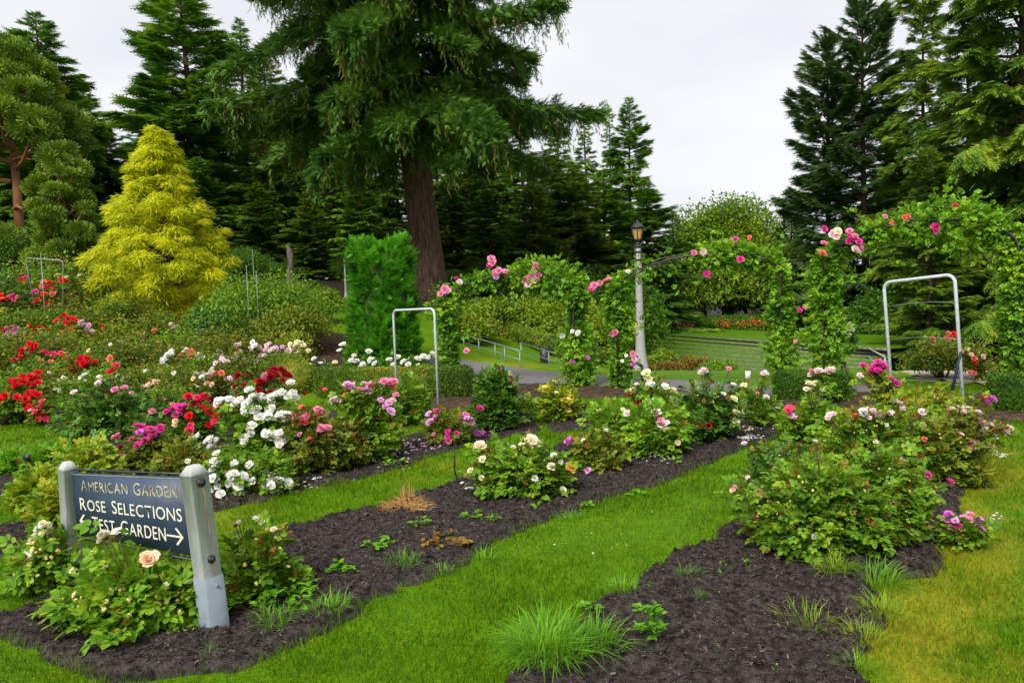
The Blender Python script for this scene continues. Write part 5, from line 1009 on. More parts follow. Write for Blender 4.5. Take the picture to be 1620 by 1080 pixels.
B('dark leaved rose bush with pale yellow blooms on its right side, in the middle bed', 1118, 700, 118, 606, 'dark', [(1160, 632, 'paleyellow', 13), (1164, 654, 'paleyellow', 12), (1172, 652, 'white', 10), (1163, 667, 'paleyellow', 13), (1110, 591, 'palepink', 13), (1114, 587, 'palepink', 11), (1144, 624, 'white', 9), (1108, 674, 'crimson', 8), (1121, 675, 'crimson', 10), (1119, 671, 'crimson', 7), (1153, 584, 'pink', 8), (1160, 609, 'white', 8)], 17, 30, .046, 9, shoots=.4, spent=5)
B('sparse upright rose bush with pale pink blooms at the far end of the middle bed', 1200, 682, 80, 600, 'mid', [(1209, 592, 'palepink', 12), (1212, 629, 'palepink', 10), (1177, 610, 'cream', 10), (1198, 622, 'pink', 6)], 9, 18, .04, 10, shoots=.2)
B('slim rose bush with yellow buds near the white plant label', 1175, 665, 60, 600, 'mid', [(1182, 615, 'paleyellow', 9), (1186, 640, 'white', 7)], 8, 20, .04, 11, shoots=.2)
# bed of white and pink roses behind the sign
WH = 'white'
B('low rose bush smothered in white clusters just behind the right sign post', 365, 782, 105, 732, 'mid', [(345, 735, WH, 13, 7), (360, 750, WH, 13, 9), (335, 741, WH, 12, 5), (330, 757, WH, 12, 5), (362, 765, WH, 13, 9), (345, 768, WH, 12, 6), (378, 758, WH, 12, 5)], 14, 28, .043, 12)
B('low white rose spilling a big cluster over the grass edge', 422, 776, 85, 722, 'mid', [(422, 760, WH, 13, 10), (430, 752, WH, 12, 5), (412, 770, WH, 12, 7), (428, 773, WH, 12, 6), (405, 768, WH, 11, 3)], 11, 26, .043, 13)
B('broad rose bush with many white clusters in front of the crimson rose', 420, 748, 160, 634, 'mid', [(352, 634, WH, 13, 5), (362, 632, WH, 12, 3), (388, 640, WH, 13, 7), (398, 635, WH, 12, 3), (412, 632, WH, 13, 6), (430, 630, WH, 13, 3), (446, 621, WH, 13, 3), (455, 628, WH, 13, 5), (462, 620, WH, 11, 2), (397, 650, WH, 13, 4), (411, 660, WH, 14, 5), (430, 645, WH, 10, 3), (432, 662, WH, 9, 2), (448, 656, WH, 12, 4), (401, 674, WH, 12, 3), (398, 688, WH, 10, 2), (421, 686, WH, 13, 1), (435, 687, WH, 12, 2), (440, 696, WH, 13, 4), (445, 692, WH, 10, 2), (388, 699, WH, 12, 3), (328, 699, WH, 13, 7), (338, 707, WH, 11, 3)], 20, 30, .045, 14)
B('rose bush with loose coral pink clusters right of the white ones', 497, 750, 120, 648, 'olive', [(464, 658, 'pink', 11, 3), (471, 655, 'coral', 10, 2), (485, 660, 'pink', 11, 3), (487, 657, 'pink', 10, 2), (505, 651, 'pink', 12, 4), (484, 670, 'rose', 10, 2), (508, 680, 'pink', 12, 4), (475, 688, 'pink', 8), (492, 686, 'crimson', 8), (490, 694, 'coral', 8), (478, 645, 'coral', 8), (514, 617, 'coral', 8)], 17, 30, .044, 15, shoots=.35)
B('tall rose bush with lilac pink clusters, nearest to the plain pipe hoop', 585, 728, 118, 618, 'mid', [(562, 616, 'lilac', 12, 4), (573, 614, 'lilac', 13, 6), (585, 610, 'pink', 12, 4), (590, 606, 'lilac', 10, 2), (549, 614, 'lilac', 10, 2), (556, 626, 'coral', 10, 3), (530, 634, 'lilac', 13, 4), (619, 606, 'pink', 13, 6), (624, 612, 'coral', 10, 2), (602, 633, 'lilac', 9, 2), (615, 638, 'lilac', 12, 2), (621, 634, 'palepink', 10), (617, 652, 'lilac', 14, 1), (572, 690, 'pink', 10, 3), (578, 697, 'coral', 9, 1), (575, 615, 'palepink', 11, 4)], 20, 34, .048, 16, shoots=.25)
B('yellowing rose bush with brown heads between the coral and lilac pink ones', 545, 742, 85, 668, 'olive', [], 13, 28, .04, 17, shoots=.4, spent=10)
B('leafy rose bush without blooms under the plain pipe hoop', 648, 672, 62, 604, 'mid', [], 14, 28, .05, 18, shoots=.1)
B('airy rose bush of small magenta and pink blooms over fallen petals', 708, 702, 90, 652, 'olive', [(680, 655, 'lilac', 9, 2), (691, 652, 'magenta', 10, 2), (690, 659, 'lilac', 9, 1), (688, 663, 'magenta', 9, 1), (679, 669, 'lilac', 10, 2), (739, 659, 'orchid', 10, 3), (744, 664, 'lilac', 9, 3), (736, 656, 'pink', 9, 1), (747, 669, 'lilac', 8, 1), (709, 684, 'magenta', 9), (709, 697, 'magenta', 10), (708, 690, 'magenta', 8), (722, 686, 'magenta', 9), (687, 688, 'pink', 7), (757, 646, 'magenta', 10, 2)], 13, 24, .036, 19, shoots=.2)
B('tall upright rose bush with wine red blooms standing before the path', 786, 684, 66, 582, 'dark', [(792, 583, 'wine', 9), (808, 597, 'wine', 8), (809, 607, 'magenta', 9), (806, 604, 'wine', 7), (758, 646, 'magenta', 8)], 15, 34, .056, 20, shoots=.05, low=.32)
B('thin rose shoot with one wine red bloom right of the tall upright bush', 828, 668, 40, 630, 'mid', [(828, 635, 'wine', 8)], 5, 12, .05, 21, shoots=.1)
B('yellow blooming rose bush alone on its small petal strewn bed', 884, 668, 66, 608, 'yellow', [(893, 633, 'yellow', 9, 3), (903, 630, 'yellow', 9, 3), (898, 643, 'yellow', 8, 2), (862, 614, 'yellow', 8, 2), (911, 632, 'paleyellow', 7), (880, 622, 'paleyellow', 6), (859, 651, 'paleyellow', 6), (877, 604, 'paleyellow', 6)], 15, 30, .045, 22, shoots=.05)
# third bed, further left
B('rose bush heaped with bright red and magenta clusters behind the white ones', 306, 702, 105, 640, 'dark', [(310, 637, 'red', 12, 8), (318, 636, 'rose', 12, 5), (300, 643, 'rose', 12, 5), (326, 645, 'red', 11, 4), (334, 648, 'red', 11, 4), (342, 646, 'red', 10, 2), (288, 645, 'magenta', 12, 6), (277, 648, 'magenta', 12, 5), (268, 655, 'magenta', 11, 4), (283, 655, 'magenta', 11, 3), (340, 660, 'red', 11, 3), (339, 667, 'rose', 10, 2), (303, 662, 'red', 11, 3), (302, 674, 'rose', 10, 1), (299, 682, 'rose', 12, 2), (278, 672, 'peach', 9, 2)], 16, 28, .042, 23)
B('low olive rose bush with magenta clusters, left of the bright red heap', 236, 742, 110, 690, 'olive', [(232, 680, 'magenta', 11, 6), (243, 687, 'magenta', 12, 7), (236, 692, 'orchid', 11, 4), (252, 682, 'magenta', 9, 2), (219, 703, 'magenta', 11, 5), (216, 709, 'magenta', 9, 2), (184, 693, 'pink', 10, 4), (192, 708, 'crimson', 9), (197, 722, 'pink', 9, 2), (203, 719, 'pink', 8, 2)], 14, 28, .038, 24, shoots=.25)
B('dense dark green rose bush with few pale blooms in the third bed', 172, 694, 190, 612, 'dark', [(197, 615, 'pink', 10, 2), (182, 616, 'palepink', 7, 2), (118, 622, 'palepink', 10), (160, 603, 'palepink', 11, 2), (157, 597, 'white', 9), (135, 593, 'white', 8, 2), (183, 579, 'rose', 11, 1), (179, 588, 'red', 10, 2), (240, 651, 'pink', 9, 2), (208, 622, 'pink', 7)], 24, 38, .048, 25, shoots=.12)
B('low olive rose bush half hidden by the top of the sign', 290, 762, 110, 702, 'olive', [(297, 730, 'cream', 8)], 15, 32, .036, 26, shoots=.2)
B('crimson rose bush with deep red blooms in front of the low clipped hedge', 415, 655, 105, 592, 'dark', [(390, 597, 'crimson', 14, 2), (373, 612, 'crimson', 10), (388, 610, 'crimson', 10), (396, 611, 'crimson', 10), (404, 616, 'crimson', 12, 3), (408, 607, 'red', 12, 3), (416, 607, 'crimson', 11, 2), (407, 620, 'crimson', 10), (428, 598, 'crimson', 13, 3), (434, 586, 'crimson', 12, 2), (445, 586, 'crimson', 13, 2), (450, 594, 'crimson', 11), (456, 595, 'crimson', 12), (448, 603, 'crimson', 11), (430, 622, 'crimson', 11, 2), (378, 627, 'crimson', 11), (417, 596, 'pink', 9, 3), (480, 623, 'crimson', 9)], 13, 26, .042, 27, shoots=.2)
B('red rose bush at the picture edge above the bare soil', 22, 668, 120, 600, 'mid', [(40, 600, 'red', 12, 4), (52, 601, 'red', 12, 4), (58, 599, 'red', 10, 2), (53, 608, 'red', 10, 2), (25, 604, 'red', 12, 4), (35, 595, 'red', 9, 1), (10, 627, 'red', 11, 2), (27, 630, 'red', 11, 1), (40, 632, 'red', 11, 2), (54, 623, 'red', 11, 4), (42, 647, 'red', 8, 2), (2, 632, 'red', 9, 2)], 17, 32, .043, 28, shoots=.12)
B('small rose bush with one striped red and white cluster above the soil corner', 68, 672, 46, 632, 'olive', [(61, 648, 'rose', 10, 7), (63, 656, 'crimson', 9, 4), (59, 652, 'palepink', 7, 3), (65, 662, 'rose', 8, 3)], 8, 20, .04, 29)
# low leafy plants by the plant label
for k, (px, by, w, top, lf, lb) in enumerate(((140, 764, 135, 706, 'yellow', 'bright yellow green low plant mound behind the left sign post'), (75, 748, 75, 712, 'weed', 'light green low plant around the tilted black label'), (60, 800, 80, 752, 'yellow', 'straggling yellow green plant left of the left sign post'), (92, 842, 60, 770, 'yellow', 'feathery yellow green plant touching the left sign post'), (18, 752, 60, 722, 'weed', 'light green low plant at the picture edge below the strip of turf'))):
    B(lb, px, by, w, top, lf, [], 13, 26, .045, 60 + k, shoots=.05, cat='leafy plant', name='leafy_plant')
# front corner bed
B('big leafy rose bush filling the front of the corner bed, one coral bloom low down', 1300, 872, 262, 738, 'mid', [(1382, 831, 'coral', 13), (1386, 836, 'pink', 9), (1160, 775, 'peach', 9), (1163, 771, 'pink', 8), (1288, 849, 'white', 8), (1183, 755, 'palepink', 7), (1290, 698, 'palepink', 6)], 34, 56, .036, 30, shoots=.18, spent=22, spread=.1)
B('leafy rose bush at the grass edge with a magenta bloom on its side', 1398, 858, 150, 722, 'mid', [(1502, 763, 'magenta', 15, 1), (1468, 751, 'magenta', 11), (1467, 756, 'pink', 9), (1475, 778, 'cream', 8), (1385, 700, 'palepink', 7)], 24, 48, .036, 31, shoots=.22, spent=12, spread=.1)
B('big magenta bloom cluster on a low branch hanging over the yellowed grass', 1520, 868, 60, 826, 'mid', [(1502, 825, 'magenta', 13, 5), (1513, 822, 'orchid', 14, 6), (1527, 824, 'pink', 13, 5), (1540, 827, 'orchid', 13, 5), (1548, 826, 'lilac', 11, 3), (1512, 832, 'lilac', 11, 4)], 5, 12, .035, 32, cat='rose branch')
B('rose bush with bronze new leaves on the grass strip side of the corner bed', 1238, 808, 170, 706, 'dark', [(1228, 742, 'cream', 7), (1178, 702, 'palepink', 8)], 24, 44, .036, 33, shoots=.35, spent=12)
B('wide rose bush topped by a band of white and blush blooms in the corner bed', 1375, 772, 225, 660, 'mid', [(1312, 657, 'palepink', 10, 3), (1365, 652, 'white', 12, 2), (1371, 657, 'palepink', 9, 2), (1384, 652, 'palepink', 10, 3), (1395, 655, 'palepink', 11, 3), (1394, 661, 'white', 8, 2), (1428, 644, 'palepink', 11, 3), (1427, 638, 'white', 9, 1), (1458, 653, 'white', 12, 2), (1462, 651, 'palepink', 11, 2), (1444, 657, 'red', 8, 1), (1408, 656, 'white', 7, 2), (1351, 660, 'coral', 8, 2), (1382, 650, 'palepink', 8, 3), (1461, 673, 'peach', 8), (1432, 709, 'peach', 9), (1426, 728, 'palepink', 8), (1402, 672, 'white', 7)], 30, 50, .037, 34, shoots=.4, spent=20)
B('rose bush with pale blush blooms along its edge by the far lawn', 1490, 768, 140, 664, 'olive', [(1518, 645, 'palepink', 10, 3), (1523, 655, 'palepink', 10, 3), (1536, 656, 'palepink', 10, 3), (1534, 650, 'white', 8, 2), (1544, 671, 'pink', 10, 2), (1556, 680, 'palepink', 11, 4), (1560, 686, 'palepink', 10, 3), (1553, 676, 'white', 9, 2), (1585, 676, 'palepink', 11, 5), (1577, 681, 'pink', 9, 4), (1592, 684, 'palepink', 10, 3), (1570, 675, 'pink', 8, 2), (1563, 705, 'palepink', 10, 5), (1552, 703, 'palepink', 9, 2), (1538, 702, 'pink', 11, 3), (1538, 708, 'pink', 9, 2), (1520, 688, 'palepink', 8, 2), (1462, 695, 'coral', 8)], 20, 36, .04, 35, shoots=.3, spent=6)
B('tall yellow green rose bush with magenta blooms in front of the wired hoop', 1440, 718, 200, 612, 'yellow', [(1384, 583, 'magenta', 12, 8), (1391, 580, 'magenta', 11, 4), (1377, 586, 'magenta', 10, 3), (1406, 601, 'magenta', 14, 3), (1411, 605, 'orchid', 10, 2), (1362, 596, 'palepink', 7, 2), (1560, 637, 'orchid', 14, 2), (1563, 633, 'magenta', 11, 1), (1553, 629, 'scarlet', 9, 1)], 22, 30, .04, 36, shoots=.3)
B('olive rose bush with rusty young leaves under the wired hoop', 1500, 708, 130, 622, 'olive', [(1504, 640, 'coral', 8), (1480, 630, 'peach', 7)], 18, 30, .04, 37, shoots=.5)
B('upright rose stem with a cream cluster before the dark box hedge', 1292, 700, 64, 632, 'light', [(1284, 610, 'cream', 10, 3), (1280, 615, 'cream', 9, 2), (1303, 618, 'cream', 9, 2), (1290, 606, 'paleyellow', 9, 2)], 7, 18, .048, 38)
B('slim rose shoot with one coral red bloom left of the cream stem', 1258, 700, 50, 655, 'mid', [(1250, 648, 'rose', 13, 2), (1256, 661, 'lilac', 10, 2)], 6, 16, .045, 39)
B('rose stems with two pale pink blooms above the dark box hedge', 1302, 640, 50, 592, 'mid', [(1295, 588, 'palepink', 13, 3), (1311, 586, 'palepink', 11, 2), (1284, 587, 'coral', 8, 1)], 7, 14, .045, 40)
# white row behind the clipped hedge
for k, (px, w, top, bl, lb) in enumerate(((512, 64, 572, [(497, 568, WH, 9), (507, 576, WH, 8), (519, 582, WH, 7), (490, 578, WH, 7), (530, 574, 'paleyellow', 8)], 'leftmost white rose bush of the row behind the long clipped hedge'),
        (562, 62, 560, [(543, 547, WH, 11), (538, 556, WH, 9), (556, 571, WH, 10), (564, 572, WH, 10), (574, 577, WH, 11), (583, 557, WH, 11), (560, 563, 'cream', 9), (571, 582, WH, 8), (550, 588, WH, 7)], 'tallest white rose bush of the row behind the long clipped hedge'),
        (612, 60, 566, [(587, 570, WH, 11), (594, 576, WH, 8), (600, 584, WH, 7), (616, 570, WH, 10), (629, 566, 'cream', 9), (622, 578, WH, 8)], 'white rose bush standing behind the left leg of the plain pipe hoop'),
        (662, 64, 562, [(639, 573, WH, 10), (646, 577, WH, 8), (661, 568, WH, 10), (670, 565, WH, 12), (676, 566, WH, 10), (662, 580, 'paleyellow', 8), (684, 560, WH, 8)], 'rightmost white rose bush of the row, below the leftmost arch'))):
    B(lb, px, 600, w, top, 'dark', bl, 12, 26, .06, 70 + k, D=15.0, simple=True)
# standard rose, round red shrub and roses beyond the last arch
def standard():
    p = atD(1334, 540, 13.0); p[2] = hz(p[0], p[1]); s = 13.0 / F; root = thing('standard_rose', p, 'white flowered standard rose with round head on a brown post', 'standard rose'); r = RNG(5); t = Buf(); h = atD(1334, 572, 13)[2] - p[2]
    t.box((0, 0, h / 2 - .05), (.07, .07, h + .1)); link('post', t.mesh('post', [plain_mat('brown_post', (.09, .05, .03), (.15, .09, .055), 9)]), root)
    l = dome_lumps(r, 46 * s, 46 * s, 66 * s, 20, .1); l = [(c + [0, 0, h - .05], q) for c, q in l]; b = Buf(); lump_leaves(b, r, l, 2600, .07); link('foliage', b.mesh('foliage', [LM['dark']]), root)
    for x, y, c, z in ((1318, 508, 'yellow', 9), (1321, 501, 'paleyellow', 10), (1330, 515, WH, 8), (1340, 518, WH, 9), (1345, 514, WH, 8), (1325, 524, WH, 8), (1348, 522, WH, 7), (1335, 526, WH, 7), (1343, 530, WH, 7), (1320, 530, WH, 6)): put_bloom(root, atD(x, y, 12.8) - p, (0, -.8, .5), c, z * s, r)
standard()
SR = shrub('round dark shrub with red flowers behind the wired hoop', 1490, 600, 105, 528, 'olive', 7000, .06, 31, 36, D=13.4, name='red_flowered_shrub')
r0 = RNG(8)
for x, y, c, z in ((1497, 536, 'coral', 8), (1503, 532, 'coral', 9), (1508, 529, 'scarlet', 9), (1513, 533, 'coral', 9), (1500, 527, 'coral', 8), (1475, 537, 'coral', 8), (1520, 556, 'coral', 8), (1540, 567, 'coral', 9), (1541, 575, 'red', 8), (1530, 552, 'peach', 8), (1536, 561, 'peach', 7)): put_bloom(SR, atD(x, y, 13.2 - .5) - np.array(SR.location), (0, -.8, .5), c, z * 13 / F, r0)
B('loose orange tinted rose bush beside the pale gravel plaza', 1550, 600, 60, 545, 'olive', [(1556, 563, 'peach', 7, 2), (1541, 590, 'coral', 7, 2)], 12, 26, .06, 81, D=12.8, simple=True, shoots=.3)
B('rose bush with scarlet blooms in front of the last arch leg', 1602, 622, 58, 540, 'mid', [(1597, 585, 'red', 9, 2), (1604, 575, 'scarlet', 8, 2), (1612, 560, 'scarlet', 8), (1590, 598, 'red', 7), (1618, 590, 'coral', 7)], 14, 26, .06, 82, D=10.6, simple=True)
shrub('small clipped green mound beside the gravel plaza', 1600, 618, 60, 585, 'boxdark', 4000, .04, 33, 20, D=10.9)

# ------------------------------------------------------------------ hillside roses
HB = hill_bush
rr_ = RNG(99)
def scatter_reds(px, w, top, by, n, cols): return [(px + rr_.uniform(-.45, .45) * w, top + 6 + rr_.uniform(0, .6) * (by - top), cols[int(rr_.integers(len(cols)))], rr_.uniform(6, 10), int(rr_.choice([1, 1, 2, 3]))) for _ in range(n)]
hl = [
 (10, 530, 120, 452, 'dark', [(20, 468, 'magenta', 8), (12, 474, 'crimson', 9), (3, 492, 'scarlet', 9, 2), (40, 440, 'magenta', 9)], 'hillside rose bush with magenta blooms at the picture edge'),
 (58, 512, 110, 448, 'mid', [(28, 484, 'scarlet', 9, 4), (40, 478, 'coral', 9, 2), (54, 482, 'scarlet', 13, 3), (66, 472, 'scarlet', 9, 2), (61, 465, 'peach', 8), (39, 468, 'coral', 8)], 'hillside rose bush with the largest scarlet blooms, below the distant hoop'),
 (110, 498, 95, 438, 'mid', [(128, 437, 'paleyellow', 9, 2), (91, 437, 'yellow', 8, 2), (110, 467, 'scarlet', 7), (108, 475, 'scarlet', 7), (120, 479, 'pink', 6)], 'hillside rose bush with two yellow blooms beside the distant hoop'),
 (158, 508, 90, 452, 'olive', [(164, 487, 'palepink', 8, 2), (128, 501, 'white', 6)], 'hillside rose bush with one lilac white bloom left of the golden cypress'),
 (205, 528, 95, 478, 'olive', [(226, 533, 'coral', 7)], 'olive hillside rose bush under the skirt of the golden cypress'),
 (20, 560, 120, 500, 'mid', [(5, 522, 'red', 10, 4), (15, 527, 'pink', 9, 5), (26, 529, 'orchid', 9, 5), (37, 533, 'rose', 8, 2), (47, 535, 'scarlet', 8, 2), (13, 523, 'scarlet', 8, 2)], 'hillside rose bush with a band of mixed pink and red blooms'),
 (80, 555, 100, 498, 'mid', [(64, 520, 'scarlet', 10, 4), (57, 525, 'scarlet', 8, 2), (89, 509, 'scarlet', 9, 2), (99, 525, 'scarlet', 7)], 'hillside rose bush with scattered orange scarlet blooms in the second row'),
 (135, 552, 95, 500, 'olive', [(133, 514, 'palepink', 8, 2), (138, 520, 'palepink', 8, 2), (144, 524, 'palepink', 9, 2), (133, 525, 'white', 7), (141, 515, 'lilac', 7)], 'hillside rose bush with a small cluster of blush blooms'),
 (190, 558, 95, 512, 'yellow', [(190, 542, 'white', 7, 2), (196, 543, 'white', 7, 1), (175, 545, 'white', 6)], 'light green hillside rose bush with three small white blooms'),
 (248, 556, 100, 508, 'olive', [(226, 532, 'coral', 7, 2), (229, 547, 'coral', 7, 2), (210, 525, 'palepink', 6)], 'hillside rose bush with small salmon blooms right of the golden cypress'),
 (300, 560, 95, 515, 'olive', [(310, 523, 'palepink', 6, 2), (297, 540, 'white', 5)], 'brownish hillside rose bush, foremost below the dark low shrub'),
 (40, 600, 120, 540, 'olive', [(52, 550, 'red', 9, 3), (58, 553, 'red', 8, 2), (85, 560, 'rose', 8, 2), (88, 562, 'pink', 8, 1), (46, 543, 'rose', 8, 1)], 'hillside rose bush with a trail of red blooms in the third row'),
 (105, 596, 100, 542, 'olive', [(80, 560, 'rose', 8, 2), (142, 556, 'palepink', 6), (103, 560, 'coral', 6)], 'rusty olive hillside rose bush in the third row'),
 (140, 612, 95, 556, 'mid', [(130, 569, 'red', 11, 4), (138, 568, 'red', 11, 4), (137, 578, 'scarlet', 9, 2), (142, 555, 'peach', 7)], 'hillside rose bush with a tight cluster of pure red blooms'),
 (200, 598, 95, 548, 'olive', [(186, 580, 'rose', 9, 1), (175, 545, 'white', 6)], 'olive hillside rose bush before the light green one'),
 (255, 600, 100, 546, 'olive', [(271, 562, 'white', 10, 2), (265, 562, 'white', 9, 2), (260, 570, 'white', 10, 2), (256, 575, 'palepink', 9, 1), (264, 578, 'white', 6, 2)], 'hillside rose bush with a knot of pure white blooms'),
 (312, 596, 100, 545, 'olive', [(310, 562, 'coral', 8, 2), (308, 566, 'coral', 9, 2), (290, 557, 'white', 6, 2), (295, 552, 'white', 6)], 'hillside rose bush with two coral blooms above the white ones'),
 (365, 590, 95, 535, 'olive', [(342, 567, 'palepink', 8, 2), (360, 568, 'palepink', 8, 4), (352, 563, 'palepink', 7, 2), (375, 560, 'palepink', 7, 3)], 'hillside rose bush with pale pink clusters in front of the dark low shrub'),
 (420, 590, 95, 540, 'olive', [(412, 552, 'palepink', 8, 5), (420, 554, 'palepink', 8, 4), (432, 552, 'palepink', 7, 3), (440, 558, 'lilac', 8, 2), (394, 574, 'lilac', 9, 3), (455, 557, 'palepink', 8, 3), (465, 562, 'palepink', 7, 2)], 'wide blush pink hillside rose bush above the crimson one'),
 (468, 588, 75, 534, 'yellow', [(471, 542, 'paleyellow', 9, 4), (480, 548, 'paleyellow', 8, 3), (465, 553, 'paleyellow', 7, 2), (485, 555, 'paleyellow', 7, 2), (473, 556, 'paleyellow', 7, 2)], 'hillside rose bush with pale yellow blooms by the start of the clipped hedge'),
 (85, 640, 110, 590, 'olive', [(76, 590, 'cream', 6), (100, 597, 'cream', 6, 2), (92, 602, 'cream', 6)], 'olive rose bush with tiny cream buds left of the dense dark bush'),
 (230, 640, 110, 588, 'olive', [(228, 616, 'pink', 8, 2), (268, 610, 'palepink', 7, 2), (258, 623, 'palepink', 7), (230, 587, 'white', 5)], 'feathery olive rose bush behind the dense dark one'),
 (290, 645, 105, 592, 'olive', [(320, 597, 'white', 9, 1), (306, 599, 'peach', 8, 1), (268, 611, 'pink', 6), (275, 590, 'white', 6)], 'olive rose bush with one white bloom above the bright red heap'),
 (345, 634, 90, 585, 'olive', [(334, 588, 'white', 9, 2), (340, 592, 'coral', 9, 2), (320, 598, 'white', 9, 1), (342, 575, 'palepink', 7, 2), (355, 570, 'palepink', 7, 3)], 'rose bush with white and coral blooms left of the crimson one'),
 (265, 670, 100, 622, 'mid', [(273, 640, 'pink', 7, 1), (262, 632, 'pink', 6)], 'green rose bush right behind the dense dark bush'),
 (215, 660, 80, 620, 'mid', [(195, 625, 'pink', 7, 2)], 'small green rose bush beside the dense dark bush'),
]
for k, (px, by, w, top, lf) in enumerate(((0, 495, 110, 425, 'mid'), (62, 490, 100, 432, 'light'), (128, 485, 100, 428, 'mid'), (178, 488, 90, 440, 'olive'), (5, 505, 90, 455, 'mid'), (30, 580, 100, 530, 'mid'), (95, 575, 100, 520, 'light'), (165, 580, 100, 528, 'olive'), (225, 575, 100, 526, 'mid'), (280, 580, 100, 530, 'light'), (340, 572, 90, 528, 'olive'), (65, 622, 100, 570, 'mid'), (175, 625, 90, 572, 'light'),
        (318, 615, 90, 565, 'mid'), (385, 612, 90, 560, 'olive'), (440, 612, 80, 562, 'mid'), (255, 622, 90, 575, 'light'), (175, 532, 90, 480, 'mid'), (110, 530, 90, 478, 'olive'), (250, 535, 80, 492, 'light'), (310, 545, 80, 500, 'mid'), (370, 560, 80, 515, 'mid'), (120, 650, 80, 600, 'mid'), (30, 640, 90, 585, 'mid'), (475, 610, 60, 566, 'light'), (-30, 600, 100, 530, 'mid'), (-40, 550, 110, 480, 'mid'))):
    HB('leafy rose bush without open blooms filling the hillside between the flowering ones', px, by, w * 1.0, top - 12 * (k * 3 % 4) / 3, lf, [], 50 + k, 'bloomless roses on the hillside')
EX = {0: (9, ['scarlet', 'red', 'magenta', 'coral']), 1: (9, ['scarlet', 'coral', 'red']), 2: (4, ['coral', 'pink', 'scarlet']), 5: (10, ['red', 'pink', 'scarlet', 'rose']), 6: (8, ['scarlet', 'red']), 7: (4, ['palepink', 'scarlet']), 11: (8, ['red', 'rose', 'coral']), 12: (6, ['rose', 'palepink', 'red']), 13: (4, ['red', 'coral']), 9: (4, ['coral', 'palepink']), 17: (6, ['palepink', 'white']), 18: (8, ['palepink', 'lilac', 'white']), 16: (4, ['coral', 'white']), 21: (5, ['pink', 'palepink', 'white']), 22: (5, ['white', 'palepink', 'peach']), 23: (5, ['white', 'coral', 'palepink']), 20: (5, ['cream', 'white'])}
for k, (px, by, w, top, lf, bl, lb) in enumerate(hl):
    if k < 4: top -= 18
    if k in EX: bl = list(bl) + scatter_reds(px, w, top, by, *EX[k])
    HB(lb, px, by, w * 1.02, top - 10 - 8 * (k * 7 % 5) / 4, lf, bl, k, 'roses on the hillside')

# ------------------------------------------------------------------ weeds, tufts, petals, litter
def gpos(px, py): p = P(px, py); return np.array([p[0], p[1], float(surf(p[0], p[1])[0]) - .002])
def tuft(label, px, py, wpx, hpx, n, seed, mat='weed', tpl=BLADE, name='grass_tuft', cat='grass tuft', up=.8, wd=1.0):
    if name == 'grass_tuft': n = int(n * 2.6); wd *= .7; up = .5; hpx *= .95 if hpx > 50 else (1.35 if px > 1260 else .95); n = int(n * (.6 if hpx < 50 else .8))
    r = RNG(seed + 300); p = gpos(px, py); s = p[1] / F; w, h = wpx * s, hpx * s; root = thing(name, p, label, cat, None); b = Buf(); a = r.uniform(0, 6.28, n); q = np.sqrt(r.uniform(0, 1, n)) * w * .4
    pos = np.stack([q * np.cos(a), q * np.sin(a), np.zeros(n)], 1); ln_ = np.clip(q / (w * .42), 0, 1) * r.uniform(.4, 1.5, n); a = a + r.normal(0, .5, n); Yd = np.stack([np.cos(a) * ln_, np.sin(a) * ln_, up + .35 * (1 - ln_)], 1) + r.normal(0, .22, (n, 3)); Yd[:, 2] = np.abs(Yd[:, 2]) + .12
    Zd = np.stack([-np.cos(a), -np.sin(a), np.full(n, .8)], 1); b.scatter(tpl, pos, Yd, Zd, np.hypot(w * .2, h) * r.uniform(.2, 1.05, n) ** 1.2, xs=wd * r.uniform(.6, 1.3, n)); link('blade', b.mesh('blade', [LM[mat] if mat in LM else mat]), root).__setitem__('kind', 'stuff')
tuft('large tuft of long bright grass at the tip of the front corner bed', 868, 1052, 150, 78, 330, 1, wd=.55)
tuft('loose bright grass tuft right of the large one, spilling on dark soil', 945, 1040, 100, 60, 140, 2, wd=.5)
tuft('spreading seeded grass tuft alone in the front corner bed', 1278, 1000, 110, 30, 150, 3, 'yellow', wd=.45)
tuft('yellowed grass tuft below the big leafy rose bush', 1325, 918, 70, 28, 150, 4, 'yellow', wd=.5)
tuft('small grass tuft on the dark soil near the strip edge', 1092, 922, 52, 22, 70, 5, wd=.5)
tuft('small grass tuft low in the corner bed, left of the seeded one', 1108, 962, 34, 14, 45, 6, wd=.5)
tuft('grass tuft at the edge of the yellowed turf by the corner bed', 1385, 928, 95, 40, 190, 7, wd=.5)
tuft('yellowish grass tuft reaching into the corner bed from the dry turf', 1395, 985, 80, 32, 150, 8, 'yellow', wd=.5)
tuft('bright grass tuft at the dry turf, second from the front', 1370, 1022, 80, 26, 120, 9, 'yellow', wd=.5)
tuft('bright grass tuft at the dry turf, foremost in the picture', 1355, 1062, 70, 26, 110, 10, wd=.5)
tuft('grass tuft in the middle bed right of the leafy weeds', 638, 902, 60, 28, 110, 11, wd=.5)
tuft('grass tuft in the middle bed close to the mown strip', 697, 910, 52, 24, 90, 12, wd=.5)
tuft('rounded grass tuft near the strip below the cream rose bush', 902, 820, 52, 18, 120, 13, wd=.6)
tuft('flat grass tuft at the strip edge in the middle bed', 765, 888, 56, 30, 110, 14, wd=.5)
tuft('fine grass tuft behind the strip, above the soil corner', 870, 838, 46, 14, 70, 15, wd=.5)
tuft('grass tuft at the foot of the right sign post', 440, 992, 90, 34, 170, 16, wd=.6)
tuft('grass tuft where the sign bed runs out on the turf', 520, 975, 80, 30, 150, 17, wd=.6)
tuft('small tuft in the soil in front of the right sign post', 330, 1045, 40, 26, 40, 18, wd=.5)
tuft('clump of grass in the strip edge above the corner bed', 985, 948, 70, 26, 120, 19, wd=.6)
